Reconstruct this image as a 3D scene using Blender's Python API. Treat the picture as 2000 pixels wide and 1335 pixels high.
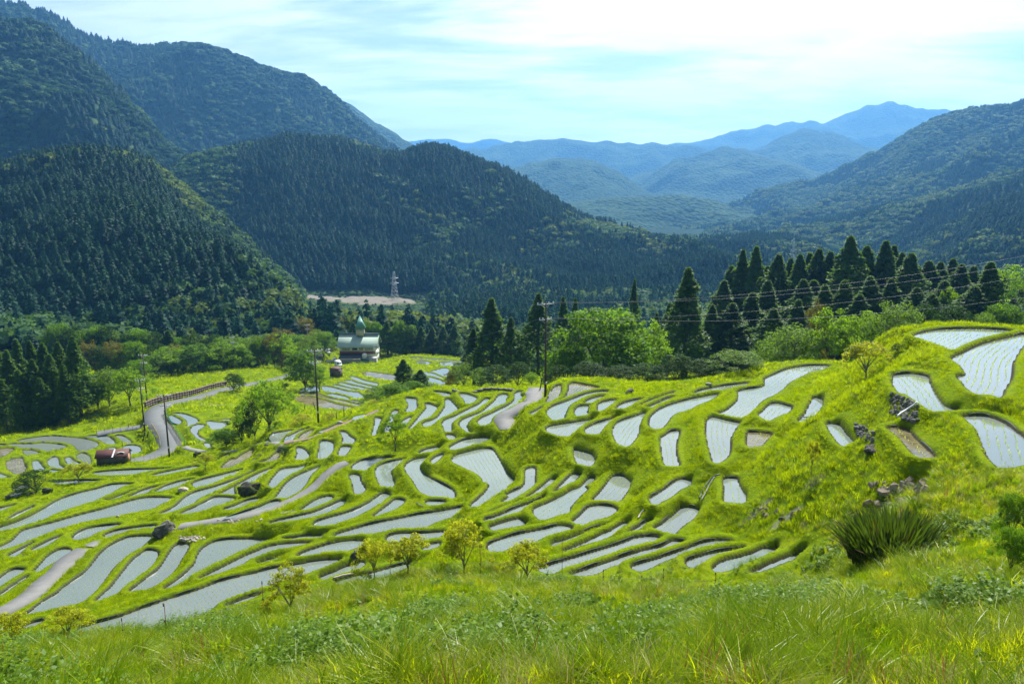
import bpy, bmesh, math, random
import numpy as np
from mathutils import Vector, Matrix, Euler

for _o in list(bpy.data.objects): bpy.data.objects.remove(_o, do_unlink=True)
scene = bpy.context.scene
COL = scene.collection
random.seed(11)

# ------------------------------------------------------------------ camera
cam_data = bpy.data.cameras.new('camera'); cam = bpy.data.objects.new('camera', cam_data); COL.objects.link(cam)
cam_data.sensor_width = 36.0; cam_data.sensor_fit = 'HORIZONTAL'
cam_data.lens = 27.0
cam_data.clip_start = 0.3; cam_data.clip_end = 40000
cam.location = (0, 0, 60.0)
cam.rotation_euler = (math.radians(90) - math.atan(305.0 / 1500.0), 0, 0)
scene.camera = cam

# ------------------------------------------------------------------ sky, sun, exposure
SUN_AZ, SUN_EL = math.radians(20), math.radians(48)          # to the right of the view direction, above the horizon
world = bpy.data.worlds.new('World'); scene.world = world; world.use_nodes = True
wt = world.node_tree; wt.nodes.clear()
def _wn(t, **k):
    n = wt.nodes.new(t)
    for a, b in k.items(): setattr(n, a, b)
    return n
w_out = _wn('ShaderNodeOutputWorld'); w_bg = _wn('ShaderNodeBackground')
w_sky = _wn('ShaderNodeTexSky', sky_type='NISHITA', sun_disc=False)
w_sky.sun_elevation = SUN_EL; w_sky.sun_rotation = SUN_AZ; w_sky.altitude = 150; w_sky.air_density = 1.0; w_sky.dust_density = 0.6; w_sky.ozone_density = 1.4
w_bg.inputs['Strength'].default_value = 0.05
# thin high cloud: noise on a flat layer overhead, seen in every direction of the sky
w_tc = _wn('ShaderNodeTexCoord'); w_sep = _wn('ShaderNodeSeparateXYZ')
wt.links.new(w_tc.outputs['Generated'], w_sep.inputs[0])
def _wm(op, a, b=None, c=None):
    n = _wn('ShaderNodeMath', operation=op)
    for i, v in enumerate((a, b, c)):
        if v is None: continue
        if isinstance(v, (int, float)): n.inputs[i].default_value = v
        else: wt.links.new(v, n.inputs[i])
    return n.outputs[0]
w_zz = _wm('ADD', _wm('MAXIMUM', w_sep.outputs['Z'], 0.0), 0.12)
w_cx = _wm('DIVIDE', w_sep.outputs['X'], w_zz); w_cy = _wm('DIVIDE', w_sep.outputs['Y'], w_zz)
w_cmb = _wn('ShaderNodeCombineXYZ')
wt.links.new(w_cx, w_cmb.inputs[0]); wt.links.new(w_cy, w_cmb.inputs[1])
w_map = _wn('ShaderNodeMapping'); wt.links.new(w_cmb.outputs[0], w_map.inputs[0])
w_map.inputs['Rotation'].default_value = (0, 0, 0.35); w_map.inputs['Scale'].default_value = (0.55, 1.1, 1); w_map.inputs['Location'].default_value = (2.2, 0.3, 0)
w_n1 = _wn('ShaderNodeTexNoise'); w_n1.inputs['Scale'].default_value = 0.9; w_n1.inputs['Detail'].default_value = 7; w_n1.inputs['Roughness'].default_value = 0.55; w_n1.inputs['Distortion'].default_value = 0.6
wt.links.new(w_map.outputs[0], w_n1.inputs['Vector'])
w_n2 = _wn('ShaderNodeTexNoise'); w_n2.inputs['Scale'].default_value = 3.4; w_n2.inputs['Detail'].default_value = 6; w_n2.inputs['Roughness'].default_value = 0.6; w_n2.inputs['Distortion'].default_value = 0.4
wt.links.new(w_map.outputs[0], w_n2.inputs['Vector'])
w_low = _wm('MULTIPLY', _wm('SUBTRACT', 1.0, _wm('MINIMUM', _wm('MULTIPLY', w_zz, 2.6), 1.0)), 0.16)      # the layer looks denser towards the horizon
w_cov = _wm('ADD', w_low, _wm('ADD', _wm('MULTIPLY', w_n1.outputs['Fac'], 0.8), _wm('MULTIPLY', w_n2.outputs['Fac'], 0.2)))
w_r = _wn('ShaderNodeMapRange'); w_r.interpolation_type = 'SMOOTHSTEP'; wt.links.new(w_cov, w_r.inputs[0])
w_r.inputs[1].default_value = 0.42; w_r.inputs[2].default_value = 0.60; w_r.inputs[3].default_value = 0.14; w_r.inputs[4].default_value = 0.96
w_mix = _wn('ShaderNodeMix', data_type='RGBA')
wt.links.new(w_r.outputs[0], w_mix.inputs['Factor']); wt.links.new(w_sky.outputs[0], w_mix.inputs['A'])
# the thin cloud scatters sunlight forward: brighter towards the sun
w_dot = _wn('ShaderNodeVectorMath', operation='DOT_PRODUCT'); wt.links.new(w_tc.outputs['Generated'], w_dot.inputs[0])
w_dot.inputs[1].default_value = (math.sin(SUN_AZ) * math.cos(SUN_EL), math.cos(SUN_AZ) * math.cos(SUN_EL), math.sin(SUN_EL))
w_fwd = _wm('MULTIPLY', _wm('POWER', _wm('MAXIMUM', w_dot.outputs['Value'], 0.0), 2.0), 1.25)
w_tex = _wm('ADD', _wm('MULTIPLY', w_n2.outputs['Fac'], 0.5), 0.75)
w_c1 = _wn('ShaderNodeVectorMath', operation='SCALE'); w_c1.inputs[0].default_value = (12.4, 11.8, 10.8); wt.links.new(w_fwd, w_c1.inputs['Scale'])
w_c2 = _wn('ShaderNodeVectorMath', operation='ADD'); w_c2.inputs[1].default_value = (3.0, 4.3, 5.6); wt.links.new(w_c1.outputs[0], w_c2.inputs[0])
w_cl = _wn('ShaderNodeVectorMath', operation='SCALE'); wt.links.new(w_c2.outputs[0], w_cl.inputs[0]); wt.links.new(w_tex, w_cl.inputs['Scale'])
wt.links.new(w_cl.outputs[0], w_mix.inputs['B'])
wt.links.new(w_mix.outputs['Result'], w_bg.inputs['Color']); wt.links.new(w_bg.outputs[0], w_out.inputs['Surface'])

sun_data = bpy.data.lights.new('sun', 'SUN'); sun = bpy.data.objects.new('sun', sun_data); COL.objects.link(sun)
sun_data.energy = 5.0; sun_data.angle = math.radians(0.55); sun_data.color = (1.0, 0.97, 0.91)
_sv = Vector((math.sin(SUN_AZ) * math.cos(SUN_EL), math.cos(SUN_AZ) * math.cos(SUN_EL), math.sin(SUN_EL)))
sun.rotation_euler = (-_sv).to_track_quat('-Z', 'Y').to_euler()
sun.location = (50, 120, 300)

vs = scene.view_settings
scene.display_settings.display_device = 'sRGB'
vs.view_transform = 'Standard'; vs.look = 'None'; vs.gamma = 1.0; vs.use_curve_mapping = False
vs.exposure = 1.25
scene.render.engine = 'CYCLES'
cy = scene.cycles
cy.max_bounces = 6; cy.diffuse_bounces = 2; cy.glossy_bounces = 3; cy.transmission_bounces = 3; cy.transparent_max_bounces = 6; cy.volume_bounces = 1
cy.caustics_reflective = False; cy.caustics_refractive = False
cy.use_denoising = True
cy.use_adaptive_sampling = True; cy.adaptive_threshold = 0.02
# ------------------------------------------------------------------ helpers
def tag(o, label=None, cat=None, group=None, kind=None):
    if label: o['label'] = label
    if cat: o['category'] = cat
    if group: o['group'] = group
    if kind: o['kind'] = kind
    return o
def new_mesh(name, verts, faces, mat=None, smooth=False, attrs=None, fmat=None):
    """mesh from numpy arrays; faces: (n,3) or (n,4) array, or list of such arrays"""
    me = bpy.data.meshes.new(name)
    verts = np.asarray(verts, np.float32).reshape(-1, 3)
    fl = faces if isinstance(faces, list) else [faces]
    fl = [np.asarray(f, np.int32) for f in fl if len(f)]
    me.vertices.add(len(verts)); me.vertices.foreach_set('co', verts.ravel())
    nl = sum(f.size for f in fl); nf = sum(len(f) for f in fl)
    me.loops.add(nl); me.loops.foreach_set('vertex_index', np.concatenate([f.ravel() for f in fl]))
    tot = np.concatenate([np.full(len(f), f.shape[1], np.int32) for f in fl])
    st = np.concatenate([[0], np.cumsum(tot)[:-1]]).astype(np.int32)
    me.polygons.add(nf); me.polygons.foreach_set('loop_start', st)
    if smooth: me.polygons.foreach_set('use_smooth', np.ones(nf, bool))
    for m in (mat if isinstance(mat, (list, tuple)) else [mat]):
        if m is not None: me.materials.append(m)
    if fmat is not None: me.polygons.foreach_set('material_index', np.asarray(fmat, np.int32))
    for k, v in (attrs or {}).items():
        a = me.attributes.new(k, 'FLOAT', 'POINT'); a.data.foreach_set('value', np.asarray(v, np.float32).ravel())
    me.update(calc_edges=True)
    return me
def add(name, me, parent=None, loc=None, rot=None, scale=None):
    o = bpy.data.objects.new(name, me); COL.objects.link(o)
    if parent: o.parent = parent
    if loc is not None: o.location = loc
    if rot is not None: o.rotation_euler = rot
    if scale is not None: o.scale = scale if hasattr(scale, '__len__') else (scale,) * 3
    return o
def empty(name, loc, rz=0.0, scale=None):
    o = bpy.data.objects.new(name, None); COL.objects.link(o); o.location = loc; o.rotation_euler = (0, 0, rz)
    o.empty_display_size = 0.2
    if scale is not None: o.scale = scale if hasattr(scale, '__len__') else (scale,) * 3
    return o
class MB:
    """collects boxes, tubes and polygons into one mesh"""
    def __init__(s): s.v = []; s.q = []; s.t = []; s.n = 0
    def raw(s, v, f):
        v = np.asarray(v, float).reshape(-1, 3); s.v.append(v)
        for p in f:
            p = [i + s.n for i in p]
            if len(p) == 4: s.q.append(p)
            elif len(p) == 3: s.t.append(p)
            else:
                for i in range(1, len(p) - 1): s.t.append([p[0], p[i], p[i + 1]])
        s.n += len(v); return s
    def box(s, c, d, rz=0.0, taper=1.0):
        x, y, z = [k / 2 for k in d]; V = []
        for sz in (-1, 1):
            k = 1 if sz < 0 else taper
            for sx, sy in ((-1, -1), (1, -1), (1, 1), (-1, 1)):
                px, py = sx * x * k, sy * y * k
                V.append((c[0] + px * math.cos(rz) - py * math.sin(rz), c[1] + px * math.sin(rz) + py * math.cos(rz), c[2] + sz * z))
        return s.raw(V, [(3, 2, 1, 0), (4, 5, 6, 7), (0, 1, 5, 4), (1, 2, 6, 5), (2, 3, 7, 6), (3, 0, 4, 7)])
    def tube(s, pts, rad, n=6, cap=True):
        pts = [Vector(p) for p in pts]; rad = rad if hasattr(rad, '__len__') else [rad] * len(pts)
        V = []
        up = Vector((0.31, 0.17, 0.94))
        for i, p in enumerate(pts):
            d = (pts[min(i + 1, len(pts) - 1)] - pts[max(i - 1, 0)]).normalized()
            a = d.cross(up)
            if a.length < 0.05: a = d.cross(Vector((1, 0.2, 0)))
            a.normalize(); b = d.cross(a)
            for k in range(n):
                t = 2 * math.pi * k / n
                V.append(p + (a * math.cos(t) + b * math.sin(t)) * rad[i])
        F = []
        for i in range(len(pts) - 1):
            for k in range(n): F.append((i * n + k, i * n + (k + 1) % n, (i + 1) * n + (k + 1) % n, (i + 1) * n + k))
        if cap: F.append(tuple(range(n))[::-1]); F.append(tuple((len(pts) - 1) * n + k for k in range(n)))
        return s.raw([tuple(v) for v in V], F)
    def mesh(s, name, mat, smooth=False):
        fl = []
        if s.q: fl.append(np.array(s.q))
        if s.t: fl.append(np.array(s.t))
        return new_mesh(name, np.concatenate(s.v), fl, mat, smooth)
    def build(s, name, mat, parent=None, smooth=False, **k):
        return add(name, s.mesh(name, mat, smooth), parent, **k)

# ---- materials
def mat_new(name):
    m = bpy.data.materials.new(name); m.use_nodes = True; m.node_tree.nodes.clear()
    return m, m.node_tree
class NT:
    def __init__(s, name):
        s.m, s.t = mat_new(name); s.out = s.n('ShaderNodeOutputMaterial')
    def n(s, typ, inp=None, **k):
        q = s.t.nodes.new(typ)
        for a, b in k.items(): setattr(q, a, b)
        for a, b in (inp or {}).items():
            if isinstance(b, bpy.types.NodeSocket): s.t.links.new(b, q.inputs[a])
            else: q.inputs[a].default_value = b
        return q
    def noise(s, scale, detail=4, rough=0.55, vec=None, dist=0.0):
        q = s.n('ShaderNodeTexNoise', {'Scale': scale, 'Detail': detail, 'Roughness': rough, 'Distortion': dist})
        if vec is not None: s.t.links.new(vec, q.inputs['Vector'])
        return q.outputs['Fac']
    def ramp(s, fac, stops):
        q = s.n('ShaderNodeValToRGB', {'Fac': fac}); e = q.color_ramp.elements
        while len(e) < len(stops): e.new(0.5)
        for el, (p, c) in zip(e, stops): el.position = p; el.color = (c[0], c[1], c[2], 1)
        return q.outputs['Color']
    def mix(s, f, a, b, blend='MIX'):
        q = s.n('ShaderNodeMix', data_type='RGBA', blend_type=blend)
        for k, v in (('Factor', f), ('A', a), ('B', b)):
            if isinstance(v, bpy.types.NodeSocket): s.t.links.new(v, q.inputs[k])
            elif k == 'Factor': q.inputs[k].default_value = v
            else: q.inputs[k].default_value = (v[0], v[1], v[2], 1)
        return q.outputs['Result']
    def math(s, op, a, b=0.0):
        q = s.n('ShaderNodeMath', operation=op)
        for i, v in enumerate((a, b)):
            if isinstance(v, bpy.types.NodeSocket): s.t.links.new(v, q.inputs[i])
            else: q.inputs[i].default_value = v
        return q.outputs[0]
    def rng(s, f, a, b, c, d):
        return s.n('ShaderNodeMapRange', {0: f, 1: a, 2: b, 3: c, 4: d}).outputs[0]
    def obj(s): return s.n('ShaderNodeTexCoord').outputs['Object']
    def geo(s): return s.n('ShaderNodeNewGeometry').outputs['Position']
    def rnd(s): return s.n('ShaderNodeObjectInfo').outputs['Random']
    def bump(s, h, dist=0.02, st=1.0):
        return s.n('ShaderNodeBump', {'Height': h, 'Distance': dist, 'Strength': st}).outputs[0]
    def done(s, sh):
        s.t.links.new(sh, s.out.inputs['Surface']); return s.m
    def bsdf(s, col, rough=0.7, normal=None, spec=0.3, metal=0.0):
        q = s.n('ShaderNodeBsdfPrincipled', {'Roughness': rough, 'Specular IOR Level': spec, 'Metallic': metal})
        if isinstance(col, bpy.types.NodeSocket): s.t.links.new(col, q.inputs['Base Color'])
        else: q.inputs['Base Color'].default_value = (*col, 1)
        if normal is not None: s.t.links.new(normal, q.inputs['Normal'])
        return q.outputs[0]
def plain(name, col, rough=0.6, var=0.25, scale=6.0, metal=0.0, spec=0.3, bump=0.0):
    """paint, concrete, wood ...: base colour with blotches of wear"""
    t = NT(name); f = t.noise(scale, 5, 0.6, t.obj())
    c = t.mix(f, tuple(k * (1 - var) for k in col), tuple(min(1, k * (1 + var)) for k in col))
    nb = t.bump(t.noise(scale * 6, 3, 0.6, t.obj()), bump) if bump else None
    return t.done(t.bsdf(c, rough, nb, spec, metal))
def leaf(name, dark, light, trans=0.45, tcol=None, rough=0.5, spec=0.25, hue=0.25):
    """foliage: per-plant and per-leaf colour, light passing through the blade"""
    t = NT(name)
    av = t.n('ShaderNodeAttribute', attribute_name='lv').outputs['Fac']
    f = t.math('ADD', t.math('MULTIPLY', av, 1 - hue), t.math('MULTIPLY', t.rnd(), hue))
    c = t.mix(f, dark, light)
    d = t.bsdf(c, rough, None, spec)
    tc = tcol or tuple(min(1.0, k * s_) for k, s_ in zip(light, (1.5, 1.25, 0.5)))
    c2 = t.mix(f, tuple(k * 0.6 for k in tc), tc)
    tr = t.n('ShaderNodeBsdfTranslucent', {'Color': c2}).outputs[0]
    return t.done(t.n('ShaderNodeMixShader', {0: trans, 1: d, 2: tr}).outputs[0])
# ------------------------------------------------------------------ camera geometry and terrain maths
IW, IH, FPX = 2000.0, 1335.0, 1500.0
PITCH = math.atan(305.0 / 1500.0)
CAMZ = 60.0
_cp, _sp = math.cos(PITCH), math.sin(PITCH)

def ray(px, py):
    """direction of the sight line through a point of the photograph (forward component along +Y is not normalised)"""
    a = (np.asarray(px, float) - IW / 2) / FPX
    b = -(np.asarray(py, float) - IH / 2) / FPX
    return a, _cp + b * _sp, -_sp + b * _cp

def at_depth(px, py, d):
    dx, dy, dz = ray(px, py)
    t = d / dy
    return dx * t, dy * t, CAMZ + dz * t

def at_level(px, py, z):
    dx, dy, dz = ray(px, py)
    t = (z - CAMZ) / dz
    return dx * t, dy * t

class TPS:
    def __init__(self, pts, vals, smooth=0.0):
        P = np.asarray(pts, float); v = np.asarray(vals, float)
        self.s = P.std() + 1e-9; self.c = P.mean(0)
        P = (P - self.c) / self.s
        n = len(P)
        K = self.k(P, P) + smooth * np.eye(n)
        A = np.zeros((n + 3, n + 3)); A[:n, :n] = K
        A[:n, n] = 1; A[:n, n + 1:] = P; A[n, :n] = 1; A[n + 1:, :n] = P.T
        self.w = np.linalg.solve(A, np.concatenate([v, np.zeros(3)])); self.P = P
    @staticmethod
    def k(a, b):
        r2 = ((a[:, None, :] - b[None, :, :]) ** 2).sum(-1)
        return r2 * np.log(r2 + 1e-12) * 0.5
    def __call__(self, x, y):
        Q = (np.stack([np.ravel(x), np.ravel(y)], 1) - self.c) / self.s
        out = np.empty(len(Q)); n = len(self.P)
        for i in range(0, len(Q), 20000):
            q = Q[i:i + 20000]
            out[i:i + 20000] = self.k(q, self.P) @ self.w[:n] + self.w[n] + q @ self.w[n + 1:]
        return out.reshape(np.shape(x))

_rs = np.random.RandomState(5)
_tab = _rs.rand(256, 256)
def vnoise(x, y):
    x = np.asarray(x, float); y = np.asarray(y, float)
    xi = np.floor(x).astype(int); yi = np.floor(y).astype(int)
    u = x - xi; v = y - yi
    u = u * u * (3 - 2 * u); v = v * v * (3 - 2 * v)
    a = _tab[xi & 255, yi & 255]; b = _tab[(xi + 1) & 255, yi & 255]
    c = _tab[xi & 255, (yi + 1) & 255]; d = _tab[(xi + 1) & 255, (yi + 1) & 255]
    return (a * (1 - u) + b * u) * (1 - v) + (c * (1 - u) + d * u) * v
def fbm(x, y, oct=4, ridged=False):
    s = 0.0; a = 0.5; t = 0.0
    for o in range(oct):
        n = vnoise(x * 2 ** o + 17.3 * o, y * 2 ** o - 9.1 * o)
        if ridged: n = 1 - np.abs(2 * n - 1)
        s = s + a * n; t += a; a *= 0.5
    return s / t
def sstep(a, b, x):
    t = np.clip((x - a) / (b - a), 0, 1)
    return t * t * (3 - 2 * t)
def smooth_closed(P, sub=3):
    n = len(P); out = []
    for i in range(n):
        p0, p1, p2, p3 = P[i - 1], P[i], P[(i + 1) % n], P[(i + 2) % n]
        for j in range(sub):
            t = j / sub
            out.append(0.5 * ((2 * p1) + (-p0 + p2) * t + (2 * p0 - 5 * p1 + 4 * p2 - p3) * t * t + (-p0 + 3 * p1 - 3 * p2 + p3) * t ** 3))
    return np.array(out)
def smooth_open(P, sub=6):
    P = np.asarray(P, float); n = len(P); out = []
    for i in range(n - 1):
        p0, p1, p2, p3 = P[max(i - 1, 0)], P[i], P[i + 1], P[min(i + 2, n - 1)]
        for j in range(sub):
            t = j / sub
            out.append(0.5 * ((2 * p1) + (-p0 + p2) * t + (2 * p0 - 5 * p1 + 4 * p2 - p3) * t * t + (-p0 + 3 * p1 - 3 * p2 + p3) * t ** 3))
    out.append(P[-1]); return np.array(out)
def seg_dist(X, Y, poly, closed=True):
    """distance of points to a polyline, and the index (float) along it"""
    best = np.full(X.shape, 1e9); where = np.zeros(X.shape)
    n = len(poly)
    for i in range(n if closed else n - 1):
        ax, ay = poly[i][:2]; bx, by = poly[(i + 1) % n][:2]
        dx, dy = bx - ax, by - ay
        t = np.clip(((X - ax) * dx + (Y - ay) * dy) / (dx * dx + dy * dy + 1e-9), 0, 1)
        d = np.hypot(X - ax - t * dx, Y - ay - t * dy)
        m = d < best
        best = np.where(m, d, best); where = np.where(m, i + t, where)
    return best, where
def inside(X, Y, poly):
    c = np.zeros(X.shape, bool); n = len(poly)
    for i in range(n):
        ax, ay = poly[i]; bx, by = poly[(i + 1) % n]
        if ay == by: continue
        c ^= ((ay > Y) != (by > Y)) & (X < (bx - ax) * (Y - ay) / (by - ay) + ax)
    return c
def area(P):
    x, y = P[:, 0], P[:, 1]
    return 0.5 * np.sum(x * np.roll(y, -1) - y * np.roll(x, -1))
# ------------------------------------------------------------------ rice paddies (outlines as seen, 1/5 px tiles)
TILES = {'A': (0, 820, 5.0), 'B': (0, 1000, 5.0), 'C': (300, 820, 5.0), 'D': (300, 980, 5.0), 'E': (600, 740, 5.0),
         'F': (600, 900, 5.0), 'G': (900, 720, 5.0), 'H': (900, 900, 5.0), 'I': (1200, 880, 5.0), 'J': (1250, 690, 5.0),
         'K': (1600, 620, 5.0), 'L': (1600, 760, 5.0), 'M': (560, 680, 5.0), 'N': (0, 600, 3.814)}
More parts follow.
